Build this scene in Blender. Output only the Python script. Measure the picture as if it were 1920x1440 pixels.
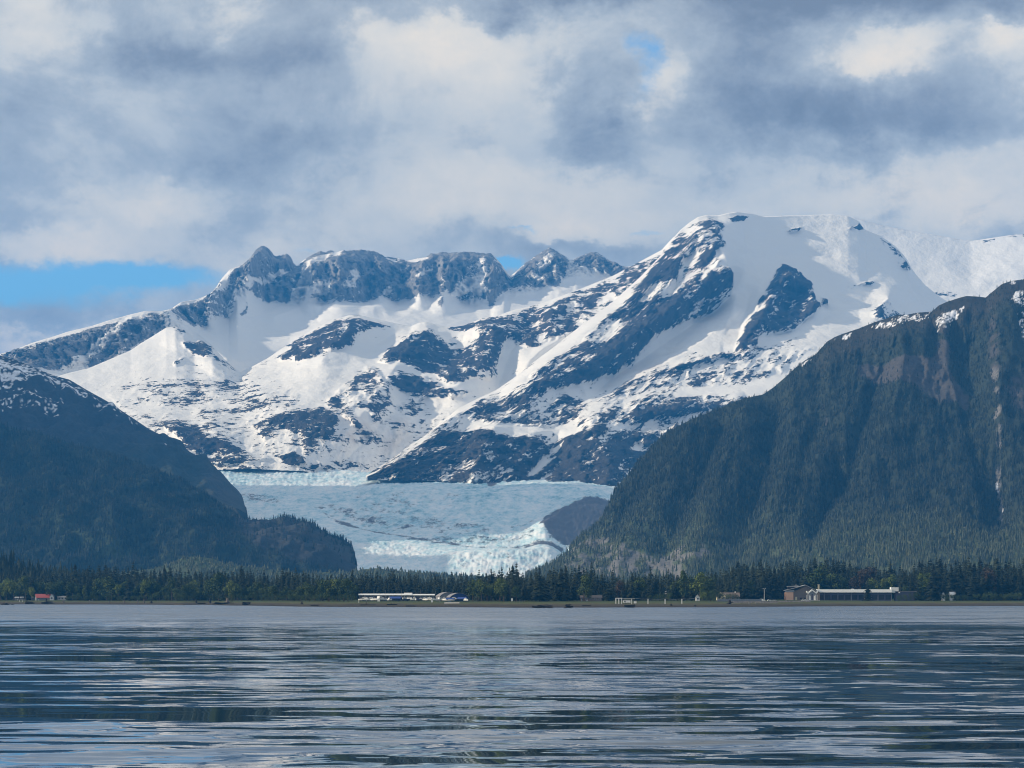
import bpy, math, random
import numpy as np

# ------------------------------------------------------------------ clearing
for ob in list(bpy.data.objects):
    bpy.data.objects.remove(ob, do_unlink=True)
SC = bpy.context.scene
COL = SC.collection
random.seed(7)
RNG = np.random.default_rng(11)

# ------------------------------------------------------------------ camera
F = 5000.0          # focal length in photograph pixels (1920 wide)
HOR = 1120.0        # horizon row in the photograph
H = 8.0             # eye height over the water
cam_d = bpy.data.cameras.new('camera')
cam = bpy.data.objects.new('camera', cam_d)
COL.objects.link(cam)
cam.location = (0, 0, H)
cam.rotation_euler = (math.radians(90), 0, 0)
cam_d.sensor_width = 36.0
cam_d.lens = F / 1920 * 36.0
cam_d.shift_y = (HOR - 720) / 1920
cam_d.clip_start = 1.0
cam_d.clip_end = 80000
SC.camera = cam

# ------------------------------------------------------------------ light
SUN_EL, SUN_BACK = 21.0, 7.0      # elevation; degrees behind the camera's left
sun_dir = np.array([-math.cos(math.radians(SUN_EL)) * math.cos(math.radians(SUN_BACK)),
                    -math.cos(math.radians(SUN_EL)) * math.sin(math.radians(SUN_BACK)),
                    math.sin(math.radians(SUN_EL))])
sd = bpy.data.lights.new('sun', 'SUN')
sd.energy = 4.0
sd.angle = math.radians(1.0)
sd.color = (1.0, 0.84, 0.62)
sun = bpy.data.objects.new('sun', sd)
COL.objects.link(sun)
from mathutils import Vector
sun.rotation_euler = Vector(-sun_dir).to_track_quat('-Z', 'Y').to_euler()

SC.view_settings.view_transform = 'Standard'
SC.view_settings.look = 'None'
SC.view_settings.gamma = 1.0
SC.view_settings.use_curve_mapping = False
SC.view_settings.exposure = 0.52
SC.cycles.use_denoising = True
SC.cycles.filter_width = 1.05
SC.cycles.max_bounces = 6
SC.cycles.diffuse_bounces = 2
SC.cycles.glossy_bounces = 3
SC.cycles.volume_bounces = 0
SC.cycles.transparent_max_bounces = 12
SC.cycles.caustics_reflective = False
SC.cycles.caustics_refractive = False


def lin(r, g=None, b=None):
    if g is None:
        r, g, b = r
    def f(c):
        c /= 255.0
        return c / 12.92 if c <= 0.04045 else ((c + 0.055) / 1.055) ** 2.4
    return (f(r), f(g), f(b), 1.0)


class NT:
    """tiny helper to write node trees"""
    def __init__(self, tree):
        self.t = tree
        tree.nodes.clear()
    def n(self, typ, **kw):
        nd = self.t.nodes.new(typ)
        for k, v in kw.items():
            if k.startswith('i_'):
                nd.inputs[k[2:]].default_value = v
            else:
                setattr(nd, k, v)
        return nd
    def link(self, a, b):
        self.t.links.new(a, b)
    def put(self, sock, v):
        if isinstance(v, bpy.types.NodeSocket):
            self.link(v, sock)
        else:
            sock.default_value = v
    def math(self, op, a, b=0.0, c=0.0, clamp=False):
        nd = self.t.nodes.new('ShaderNodeMath')
        nd.operation = op
        nd.use_clamp = clamp
        for s, v in zip(nd.inputs, (a, b, c)):
            self.put(s, v)
        return nd.outputs[0]
    def vmath(self, op, a, b=(0, 0, 0)):
        nd = self.t.nodes.new('ShaderNodeVectorMath')
        nd.operation = op
        self.put(nd.inputs[0], a)
        if op == 'SCALE':
            self.put(nd.inputs['Scale'], b)
        else:
            self.put(nd.inputs[1], b)
        return nd.outputs['Value'] if op in ('DOT_PRODUCT', 'LENGTH') else nd.outputs[0]
    def noise(self, vec, scale, detail=4, rough=0.55, color=False, dist=0.0):
        nd = self.t.nodes.new('ShaderNodeTexNoise')
        self.link(vec, nd.inputs['Vector'])
        nd.inputs['Scale'].default_value = scale
        nd.inputs['Detail'].default_value = detail
        nd.inputs['Roughness'].default_value = rough
        nd.inputs['Distortion'].default_value = dist
        return nd.outputs['Color' if color else 'Fac']
    def ramp(self, fac, stops, interp='LINEAR'):
        nd = self.t.nodes.new('ShaderNodeValToRGB')
        self.put(nd.inputs[0], fac)
        cr = nd.color_ramp
        cr.interpolation = interp
        while len(cr.elements) < len(stops):
            cr.elements.new(0.5)
        for e, (p, c) in zip(cr.elements, stops):
            e.position = p
            e.color = c if len(c) == 4 else (*c, 1)
        return nd.outputs[0]
    def mix(self, fac, a, b, mode='MIX'):
        nd = self.t.nodes.new('ShaderNodeMix')
        nd.data_type = 'RGBA'
        nd.blend_type = mode
        self.put(nd.inputs[0], fac)
        for s, v in ((nd.inputs[6], a), (nd.inputs[7], b)):
            self.put(s, v)
        return nd.outputs[2]
    def mapr(self, v, a, b, c=0.0, d=1.0, smooth=True):
        nd = self.t.nodes.new('ShaderNodeMapRange')
        nd.interpolation_type = 'SMOOTHSTEP' if smooth else 'LINEAR'
        self.put(nd.inputs[0], v)
        for k, x in zip((1, 2, 3, 4), (a, b, c, d)):
            self.put(nd.inputs[k], x)
        return nd.outputs[0]


# ------------------------------------------------------------------ sky
def make_world():
    w = bpy.data.worlds.new('World')
    SC.world = w
    w.use_nodes = True
    T = NT(w.node_tree)
    tc = T.n('ShaderNodeTexCoord')
    D = tc.outputs['Generated']
    sep = T.n('ShaderNodeSeparateXYZ')
    T.link(D, sep.inputs[0])
    az = T.math('ARCTAN2', sep.outputs[0], sep.outputs[1])
    el = T.math('ARCSINE', sep.outputs[2])
    comb = T.n('ShaderNodeCombineXYZ')
    T.link(T.math('MULTIPLY', az, 5.0), comb.inputs[0])
    T.link(T.math('MULTIPLY', el, 5.0), comb.inputs[1])
    P = comb.outputs[0]
    st = T.vmath('MULTIPLY', D, (1, 1, 1.4))
    n1 = T.noise(st, 13, 6, 0.6, color=True)
    n2 = T.noise(st, 50, 7, 0.68, color=True)
    w1 = T.vmath('SCALE', T.vmath('SUBTRACT', n1, (.5, .5, .5)), 0.34)
    w2 = T.vmath('SCALE', T.vmath('SUBTRACT', n2, (.5, .5, .5)), 0.13)
    W = T.vmath('ADD', T.vmath('ADD', P, T.vmath('MULTIPLY', w1, (1, .6, 0))), T.vmath('MULTIPLY', w2, (1, .8, 0)))

    GW = T.vmath('ADD', P, T.vmath('ADD', T.vmath('MULTIPLY', w1, (.5, .12, 0)), T.vmath('MULTIPLY', w2, (1, .5, 0))))

    def blob(px, py, rx, ry, vec=W):
        q = T.vmath('MULTIPLY', T.vmath('SUBTRACT', vec, ((px - 960) / 1000, (HOR - py) / 1000, 0)), (1000 / rx, 1000 / ry, 0))
        return T.math('EXPONENT', T.math('MULTIPLY', T.vmath('DOT_PRODUCT', q, q), -1.0))
    fb = T.noise(st, 11, 8, 0.6)
    fb2 = T.noise(T.vmath('ADD', st, (3.7, 1.3, 2.1)), 15, 9, 0.62, dist=0.35)
    fine = T.noise(st, 60, 8, 0.7)
    # a pale high layer with lit heads, and a greyer broken layer below it
    B = T.math('MULTIPLY_ADD', T.math('SUBTRACT', fb, 0.5), 0.75, 0.46)
    B = T.math('MULTIPLY_ADD', T.math('SUBTRACT', fine, 0.5), 0.30, B)
    S = T.math('ADD', T.math('MULTIPLY', T.math('SUBTRACT', fb2, 0.5), 1.9), T.math('MULTIPLY', T.math('SUBTRACT', fine, 0.5), 0.45))
    S = T.math('ADD', S, 0.30)
    for (x, y, rx, ry, a) in CLOUDS:
        bl = blob(x, y, rx, ry)
        if a > 0:
            B = T.math('MULTIPLY_ADD', bl, a * .9, B)
            S = T.math('MULTIPLY_ADD', bl, -a * 1.3, S)
        else:
            S = T.math('MULTIPLY_ADD', bl, -a * 1.5, S)
    light = T.ramp(B, [(0.25, lin(160, 172, 188)), (0.5, lin(184, 191, 198)), (0.7, lin(205, 206, 205)), (0.88, lin(226, 219, 208)), (1.0, lin(240, 230, 214))])
    grey = T.ramp(S, [(0.15, lin(172, 181, 192)), (0.45, lin(150, 161, 176)), (0.8, lin(118, 128, 146)), (1.0, lin(102, 110, 126))])
    al = T.mapr(S, 0.06, 0.42, 0.0, 0.92)
    cloud = T.mix(al, light, grey)
    cloud = T.mix(1.0, cloud, (1.20, 1.08, 0.91, 1), 'MULTIPLY')
    M = None
    for (x, y, rx, ry, a) in GAPS:
        b = T.math('MULTIPLY', blob(x, y, rx, ry, GW), a)
        M = b if M is None else T.math('ADD', M, b)
    M = T.mapr(T.math('MULTIPLY_ADD', T.math('SUBTRACT', fine, 0.5), 0.6, M), 0.22, 0.85)
    sky = T.n('ShaderNodeTexSky', sky_type='NISHITA')
    sky.sun_disc = False
    sky.sun_elevation = math.radians(SUN_EL)
    sky.sun_rotation = math.radians(-90 - SUN_BACK)
    sky.ozone_density = 4.0
    sky.air_density = 1.0
    sky.dust_density = 0.3
    bg1 = T.n('ShaderNodeBackground')
    blue = T.mix(1.0, sky.outputs[0], (1.0, 1.36, 1.5, 1), 'MULTIPLY')
    T.link(blue, bg1.inputs[0])
    bg1.inputs[1].default_value = 0.10
    bg2 = T.n('ShaderNodeBackground')
    T.link(cloud, bg2.inputs[0])
    bg2.inputs[1].default_value = 1.0
    mx = T.n('ShaderNodeMixShader')
    T.link(M, mx.inputs[0])
    T.link(bg2.outputs[0], mx.inputs[1])
    T.link(bg1.outputs[0], mx.inputs[2])
    out = T.n('ShaderNodeOutputWorld')
    T.link(mx.outputs[0], out.inputs[0])


CLOUDS = [  # px, py, rx, ry, lightness
    (950, 10, 1200, 40, -.12), (800, 400, 1000, 60, .12), (110, 640, 260, 34, .40), (1750, 395, 280, 60, .18), (880, 100, 170, 90, .30), (560, 205, 90, 40, .22), (270, 385, 110, 30, .25), (1640, 150, 130, 60, .34),
    (1010, 335, 230, 40, .20), (1720, 350, 330, 60, .12), (150, 455, 200, 26, .26), (500, 470, 150, 30, .16),
    (60, 30, 130, 110, .20), (430, 60, 130, 35, .16), (1900, 100, 60, 40, .35), (1230, 200, 50, 60, .28),
    (1230, 30, 60, 50, .22), (1100, 440, 130, 22, .22), (1000, 400, 400, 30, .10), (700, 60, 60, 50, .1),
    (1640, 35, 340, 75, -.55), (1540, 225, 220, 80, -.46), (1120, 235, 100, 90, -.34), (1050, 20, 190, 50, -.42),
    (270, 120, 220, 50, -.30), (560, 100, 120, 60, -.12), (480, 300, 320, 60, -.14), (1830, 200, 120, 80, -.24), (1780, 250, 160, 40, -.12),
    (30, 200, 110, 60, -.12), (1150, 465, 130, 25, -.22), (950, 280, 160, 30, -.1), (830, 455, 200, 20, -.08),
]
GAPS = [
    (30, 545, 300, 50, .95), (300, 520, 150, 26, .7), (130, 606, 170, 10, -.8), (60, 655, 220, 22, -.7),
    (985, 437, 50, 5, .5), (945, 505, 60, 16, 1.1), (1200, 100, 34, 34, .42), (1215, 165, 34, 60, .42), (1225, 440, 50, 7, .5), (580, 480, 30, 10, .4),
]
make_world()

# ------------------------------------------------------------------ noise in numpy
_PERM = RNG.permutation(256).astype(np.int32)
_PERM = np.concatenate([_PERM, _PERM, _PERM])
_G = RNG.normal(size=(256, 3))
_G /= np.linalg.norm(_G, axis=1)[:, None]


def perlin(p):
    pi = np.floor(p).astype(np.int32)
    f = p - pi
    pi &= 255
    u = f * f * f * (f * (f * 6 - 15) + 10)
    out = 0
    for dx in (0, 1):
        ax = _PERM[pi[:, 0] + dx]
        wx = u[:, 0] if dx else 1 - u[:, 0]
        for dy in (0, 1):
            ay = _PERM[ax + pi[:, 1] + dy]
            wy = wx * (u[:, 1] if dy else 1 - u[:, 1])
            for dz in (0, 1):
                g = _G[_PERM[ay + pi[:, 2] + dz]]
                dot = g[:, 0] * (f[:, 0] - dx) + g[:, 1] * (f[:, 1] - dy) + g[:, 2] * (f[:, 2] - dz)
                out = out + wy * (u[:, 2] if dz else 1 - u[:, 2]) * dot
    return out * 1.5


def fbm(p, octv=5, gain=0.5):
    a, s, out = 1.0, 1.0, 0
    for k in range(octv):
        out = out + a * perlin(p * s + k * 17.3)
        a *= gain
        s *= 2.03
    return out


def ridged(p, octv=5, gain=0.5):
    a, s, out = 1.0, 1.0, 0
    for k in range(octv):
        out = out + a * (1 - 2 * np.abs(perlin(p * s + k * 31.7)))
        a *= gain
        s *= 2.03
    return out


def sstep(x, a, b):
    t = np.clip((x - a) / (b - a), 0, 1)
    return t * t * (3 - 2 * t)


# ------------------------------------------------------------------ geometry helpers
def wx(px, d):
    return (px - 960) / F * d


def wz(py, d):
    return H + (HOR - py) / F * d


def mesh_from_arrays(name, V, Q=None, T3=None, smooth=True, attrs=None, mats=()):
    me = bpy.data.meshes.new(name)
    V = np.asarray(V, dtype=np.float32)
    nq = 0 if Q is None else len(Q)
    nt = 0 if T3 is None else len(T3)
    me.vertices.add(len(V))
    me.vertices.foreach_set('co', V.ravel())
    parts, starts = [], []
    off = 0
    if nq:
        parts.append(np.asarray(Q, dtype=np.int32).ravel())
        starts.append(np.arange(nq, dtype=np.int32) * 4)
        off = nq * 4
    if nt:
        parts.append(np.asarray(T3, dtype=np.int32).ravel())
        starts.append(np.arange(nt, dtype=np.int32) * 3 + off)
    loops = np.concatenate(parts)
    me.loops.add(len(loops))
    me.loops.foreach_set('vertex_index', loops)
    me.polygons.add(nq + nt)
    me.polygons.foreach_set('loop_start', np.concatenate(starts))
    me.update(calc_edges=True)
    me.polygons.foreach_set('use_smooth', np.full(nq + nt, smooth, dtype=bool))
    for k, v in (attrs or {}).items():
        v = np.asarray(v, dtype=np.float32)
        if v.ndim == 1:
            a = me.attributes.new(k, 'FLOAT', 'POINT')
            a.data.foreach_set('value', v)
        else:
            a = me.attributes.new(k, 'FLOAT_COLOR', 'POINT')
            a.data.foreach_set('color', v.ravel())
    for m in mats:
        me.materials.append(m)
    me.validate()
    me.update()
    return me


def link(name, me, parent=None, loc=None, **props):
    ob = bpy.data.objects.new(name, me)
    COL.objects.link(ob)
    if parent is not None:
        ob.parent = parent
    if loc is not None:
        ob.location = loc
    for k, v in props.items():
        ob[k] = v
    return ob


def poly_sd(PX, PY, pts):
    """signed distance (+ inside) of points to a polygon, photograph pixels"""
    pts = np.asarray(pts, float)
    x0, y0 = pts.min(0) - 30
    x1, y1 = pts.max(0) + 30
    out = np.full(PX.shape, -30.0)
    m = (PX > x0) & (PX < x1) & (PY > y0) & (PY < y1)
    x, y = PX[m], PY[m]
    if not len(x):
        return out
    d2 = np.full(x.shape, 1e12)
    inside = np.zeros(x.shape, bool)
    for (ax, ay), (bx, by) in zip(pts, np.roll(pts, -1, 0)):
        ex, ey = bx - ax, by - ay
        t = np.clip(((x - ax) * ex + (y - ay) * ey) / max(ex * ex + ey * ey, 1e-9), 0, 1)
        d2 = np.minimum(d2, (x - ax - t * ex) ** 2 + (y - ay - t * ey) ** 2)
        c = (ay > y) != (by > y)
        with np.errstate(divide='ignore', invalid='ignore'):
            xi = (bx - ax) * (y - ay) / (by - ay) + ax
        inside ^= c & (x < xi)
    d = np.sqrt(d2)
    out[m] = np.where(inside, d, -d)
    return out


def line_dist(PX, PY, pts):
    d2 = np.full(PX.shape, 1e12)
    for (ax, ay), (bx, by) in zip(pts[:-1], pts[1:]):
        ex, ey = bx - ax, by - ay
        t = np.clip(((PX - ax) * ex + (PY - ay) * ey) / max(ex * ex + ey * ey, 1e-9), 0, 1)
        d2 = np.minimum(d2, (PX - ax - t * ex) ** 2 + (PY - ay - t * ey) ** 2)
    return np.sqrt(d2)


class Loft:
    """A mountain: a sheet through curves that run along it at their own distances, with a back slope."""
    def __init__(self, px0, px1, step, curves, rows, smooth=4, back=None, ease=True, end=0):
        self.px = np.arange(px0, px1 + step, step, dtype=float)
        n = len(self.px)
        PY, DD = [], []
        for c in curves:
            c = np.asarray(c, float)
            PY.append(np.interp(self.px, c[:, 0], c[:, 1]))
            DD.append(np.interp(self.px, c[:, 0], c[:, 2]))
        # depths run smoothly along the mountain; all curves but the crest are eased too
        w = 25
        ker = np.hanning(2 * w + 1)
        ker /= ker.sum()
        for k in range(len(PY)):
            DD[k] = np.convolve(np.pad(DD[k], w, mode='edge'), ker, 'valid')
            if 0 < k < len(PY) - 1 and ease:
                PY[k] = np.convolve(np.pad(PY[k], w, mode='edge'), ker, 'valid')
        ys, ds = [], []
        for k, r in enumerate(rows):
            t = np.linspace(0, 1, r, endpoint=(k == len(rows) - 1))
            for tt in t:
                ys.append(PY[k] * (1 - tt) + PY[k + 1] * tt)
                ds.append(DD[k] * (1 - tt) + DD[k + 1] * tt)
        ys, ds = np.array(ys), np.array(ds)
        for _ in range(smooth):
            for a in (ys, ds):
                a[1:-1] = (a[:-2] + 2 * a[1:-1] + a[2:]) / 4
        self.nf = len(ys)
        self.n = n
        X = (self.px[None, :] - 960) / F * ds
        Z = H + (HOR - ys) / F * ds
        self.P = np.stack([X, ds, Z], -1)          # rows x cols x 3
        self.PX = np.repeat(self.px[None, :], self.nf, 0)
        self.PY = ys
        self.fade = np.repeat(sstep(np.arange(self.nf)[::-1], -2, 22)[:, None], n, 1)
        if end:
            self.fade = self.fade * sstep(self.px[-1] - self.px, 0, end)[None, :]
        self.back = back
        self.N = self.normals()

    def normals(self):
        du = np.gradient(self.P, axis=1)
        dv = np.gradient(self.P, axis=0)
        N = np.cross(du, dv)
        N /= np.linalg.norm(N, axis=-1)[..., None] + 1e-9
        return N

    def flat(self):
        return self.P.reshape(-1, 3)

    def push(self, amount, along='n'):
        a = amount.reshape(self.nf, self.n)[..., None]
        if along == 'n':
            self.P = self.P + self.N * a
        elif along == 'y':       # towards the water
            self.P = self.P + np.array([0, -1.0, 0]) * a
        else:
            self.P = self.P + np.array([0, 0, 1.0]) * a

    def bump(self, pts, width, amp, power=1.0, along='n'):
        d = line_dist(self.PX, self.PY, pts)
        self.push(amp * np.clip(1 - d / width, 0, 1) ** power * (0.12 + 0.88 * self.fade), along)

    def field(self, polys, base=0.0, warp=None, spread=True):
        PX, PY = self.PX.ravel(), self.PY.ravel()
        if warp:
            p = self.flat()
            PX = PX + warp * fbm(p / 140.0 + 3.1, 3)
            PY = PY + warp * fbm(p / 140.0 + 9.7, 3)
        f = np.full(PX.shape, float(base))
        for it in polys:
            v, pts = it[0], it[1]
            soft = (it[2] * 1.5 if len(it) > 2 else 9.0) if spread else (it[2] if len(it) > 2 else 5.0)
            a = sstep(poly_sd(PX, PY, pts), -soft, soft)
            f = f * (1 - a) + v * a
        return f

    def build(self, name, mat, attrs=None, **props):
        P = self.P
        nb = 0
        if self.back:
            nb = 14
            slope = self.back
            top = P[-1]
            rows = []
            nz = fbm(np.stack([top[:, 0] / 300, top[:, 1] / 300, top[:, 2] / 300], -1), 3)
            for k in range(1, nb + 1):
                t = k / nb
                q = top.copy()
                q[:, 2] = top[:, 2] * (1 - t) - 5 * t
                q[:, 1] = top[:, 1] + (top[:, 2] * t ** 0.9) / slope + 40 * nz * math.sin(math.pi * t)
                rows.append(q)
            P = np.concatenate([P, np.array(rows)], 0)
        nr, nc = P.shape[:2]
        idx = np.arange(nr * nc).reshape(nr, nc)
        Q = np.stack([idx[:-1, :-1], idx[:-1, 1:], idx[1:, 1:], idx[1:, :-1]], -1).reshape(-1, 4)
        at = {}
        for k, v in (attrs or {}).items():
            v = v.reshape(self.nf, self.n, -1)
            v = np.concatenate([v] + [v[-1:]] * nb, 0)
            at[k] = v.reshape(nr * nc, -1)
            if at[k].shape[1] == 1:
                at[k] = at[k][:, 0]
        me = mesh_from_arrays(name, P.reshape(-1, 3), Q, attrs=at, mats=[mat])
        return link(name, me, **props)

# ------------------------------------------------------------------ materials
def mat_new(name):
    m = bpy.data.materials.new(name)
    m.use_nodes = True
    T = NT(m.node_tree)
    out = T.n('ShaderNodeOutputMaterial')
    b = T.n('ShaderNodeBsdfPrincipled')
    T.link(b.outputs[0], out.inputs[0])
    return m, T, b


def plain(name, col, rough=0.7, metal=0.0, vary=0.12, scale=1.5):
    m, T, b = mat_new(name)
    tc = T.n('ShaderNodeTexCoord')
    n = T.noise(tc.outputs['Object'], scale, 4)
    c = T.mix(1.0, (*col, 1), T.ramp(n, [(0.25, (1 - vary * 2,) * 3), (0.75, (1 + vary,) * 3)]), 'MULTIPLY')
    T.link(c, b.inputs['Base Color'])
    b.inputs['Roughness'].default_value = rough
    b.inputs['Metallic'].default_value = metal
    b.inputs['Specular IOR Level'].default_value = 0.3
    return m


def alpine_material(name, rock_a, rock_b, snow=(0.88, 0.865, 0.835), patch=55.0, amp=2.2, shear=0.0):
    """snow over rock: vertex value 'rock' says how much rock shows, the grain breaks its edges"""
    m, T, b = mat_new(name)
    geo = T.n('ShaderNodeNewGeometry')
    pos = geo.outputs['Position']
    at = T.n('ShaderNodeAttribute', attribute_name='rock')
    r = at.outputs['Fac']
    sp = T.n('ShaderNodeSeparateXYZ')
    T.link(pos, sp.inputs[0])
    cb = T.n('ShaderNodeCombineXYZ')
    T.link(T.math('MULTIPLY', sp.outputs[0], 0.62), cb.inputs[0])
    T.link(T.math('MULTIPLY', sp.outputs[1], 0.5), cb.inputs[1])
    T.link(T.math('MULTIPLY', T.math('SUBTRACT', sp.outputs[2], T.math('MULTIPLY', sp.outputs[0], shear)), 1.5), cb.inputs[2])
    v = cb.outputs[0]
    n1 = T.noise(v, 1.0 / patch, 8, 0.74)
    n3 = T.noise(v, 1.0 / 20.0, 5, 0.72)
    n4 = T.noise(v, 1.0 / 170.0, 3, 0.6)
    n2 = T.noise(T.vmath('MULTIPLY', pos, (1, 1, .35)), 1.0 / 16.0, 3, 0.6)
    g = T.math('ADD', T.math('MULTIPLY', T.math('SUBTRACT', n1, 0.5), amp * 1.7), T.math('MULTIPLY', T.math('SUBTRACT', n3, 0.5), amp * 1.5))
    g = T.math('ADD', g, T.math('MULTIPLY', T.math('SUBTRACT', n4, 0.5), amp * 1.0))
    k = T.mapr(T.math('ADD', r, g), 0.44, 0.56)
    c1 = T.noise(T.vmath('MULTIPLY', pos, (1, 1, .22)), 1.0 / 60.0, 6, 0.65)
    rock = T.ramp(c1, [(0.3, rock_a), (0.7, rock_b)])
    dirt = T.noise(T.vmath('MULTIPLY', pos, (1, .5, .5)), 1.0 / 240.0, 5, 0.6)
    dt = T.n('ShaderNodeAttribute', attribute_name='dirt')
    dirt_f = T.math('MULTIPLY', dt.outputs['Fac'], T.mapr(dirt, 0.45, 0.7))
    sn = T.mix(dirt_f, (*snow, 1), (0.50, 0.43, 0.38, 1))
    T.link(T.mix(k, sn, rock), b.inputs['Base Color'])
    b.inputs['Roughness'].default_value = 0.85
    b.inputs['Specular IOR Level'].default_value = 0.12
    bn = T.n('ShaderNodeBump')
    bh = T.math('ADD', T.math('MULTIPLY', T.math('MULTIPLY', c1, k), 26.0), T.math('MULTIPLY', n2, T.math('MULTIPLY', k, 5.0)))
    bh = T.math('SUBTRACT', bh, T.math('MULTIPLY', k, 4.0))
    bh = T.math('ADD', bh, T.math('MULTIPLY', T.noise(T.vmath('MULTIPLY', pos, (1, .6, 1.3)), 1.0 / 140.0, 7, 0.58), 22.0))
    T.link(bh, bn.inputs['Height'])
    bn.inputs['Strength'].default_value = 0.8
    bn.inputs['Distance'].default_value = 1.0
    T.link(bn.outputs[0], b.inputs['Normal'])
    return m


def painted_material(name, grain=8.0, vary=0.35, bump=3.0, rough=0.9):
    """ground whose own colour (soil, brush, cliff, snow patches) is stored on the surface"""
    m, T, b = mat_new(name)
    geo = T.n('ShaderNodeNewGeometry')
    at = T.n('ShaderNodeAttribute', attribute_name='ground')
    n = T.noise(geo.outputs['Position'], 1 / grain, 6, 0.65)
    c = T.mix(1.0, at.outputs['Color'], T.ramp(n, [(0.25, (1 - vary,) * 3), (0.75, (1 + vary,) * 3)]), 'MULTIPLY')
    T.link(c, b.inputs['Base Color'])
    b.inputs['Roughness'].default_value = rough
    b.inputs['Specular IOR Level'].default_value = 0.1
    bn = T.n('ShaderNodeBump')
    T.link(T.math('MULTIPLY', n, bump), bn.inputs['Height'])
    T.link(bn.outputs[0], b.inputs['Normal'])
    return m


def leaf_material(name, stops, attr='tone', rough=0.8):
    m, T, b = mat_new(name)
    at = T.n('ShaderNodeAttribute', attribute_name=attr)
    oi = T.n('ShaderNodeObjectInfo')
    v = T.math('ADD', at.outputs['Fac'], T.math('MULTIPLY', T.math('SUBTRACT', oi.outputs['Random'], 0.5), 0.45))
    T.link(T.ramp(v, stops), b.inputs['Base Color'])
    b.inputs['Roughness'].default_value = rough
    b.inputs['Specular IOR Level'].default_value = 0.15
    return m


M_TOWERS = alpine_material('granite_and_snow', (0.07, 0.075, 0.085), (0.40, 0.385, 0.37), patch=44, amp=1.6)
M_ALPINE = alpine_material('dark_rock_and_snow', (0.022, 0.024, 0.029), (0.075, 0.072, 0.072), patch=58)
M_LEDGES = alpine_material('ledged_rock_and_snow', (0.022, 0.024, 0.029), (0.078, 0.073, 0.07), patch=58, shear=0.55)
M_HILL = painted_material('mountain_soil', 9.0, 0.4, 4.0)
M_NEEDLES = leaf_material('hillside_needles', [(0, (0.012, 0.018, 0.015)), (.45, (0.037, 0.046, 0.039)), (.75, (0.072, 0.088, 0.056)), (1, (0.12, 0.135, 0.08))])
M_SPRUCE = leaf_material('spruce_needles', [(0, (0.007, 0.011, 0.007)), (.5, (0.016, 0.024, 0.013)), (1, (0.034, 0.044, 0.022))])
M_LEAF = leaf_material('alder_leaves', [(0, (0.024, 0.042, 0.014)), (.5, (0.052, 0.080, 0.026)), (1, (0.10, 0.13, 0.045))])
M_LEAFY = leaf_material('spring_leaves', [(0, (0.06, 0.088, 0.018)), (.5, (0.11, 0.145, 0.03)), (1, (0.18, 0.20, 0.05))])
M_RUST = leaf_material('reddish_leaves', [(0, (0.04, 0.03, 0.022)), (.5, (0.065, 0.05, 0.036)), (1, (0.10, 0.075, 0.05))])
M_BARK = plain('bark', (0.06, 0.045, 0.035), 0.9)

# ------------------------------------------------------------------ far mountains
def L0_icefield():
    top = [(1150, 520, 16800), (1300, 480, 16800), (1450, 432, 16800), (1600, 407, 16800), (1660, 424, 16800), (1750, 440, 16800), (1820, 452, 16800), (1900, 440, 16800), (2150, 428, 16800), (2500, 440, 16800)]
    mid = [(1150, 640, 15900), (2150, 560, 15900)]
    bot = [(1150, 760, 15200), (2150, 760, 15200)]
    L = Loft(1150, 2500, 5, [bot, mid, top], [30, 50], 6, back=0.5)
    p = L.flat()
    L.push(14 * fbm(p / 420, 4) * L.fade.ravel())
    rock = L.field([(.9, [(1884, 446), (1892, 436), (1925, 436), (1925, 446)], 3), (.6, [(1815, 455), (1850, 448), (1880, 447), (1850, 455)], 2), (.45, [(1745, 545), (1780, 540), (1800, 555), (1760, 560)], 3)], -1.3)
    L.build('icefield', M_ALPINE, {'rock': rock, 'dirt': rock * 0}, kind='structure', label='high white icefield fading into the cloud behind the snow dome')


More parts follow.
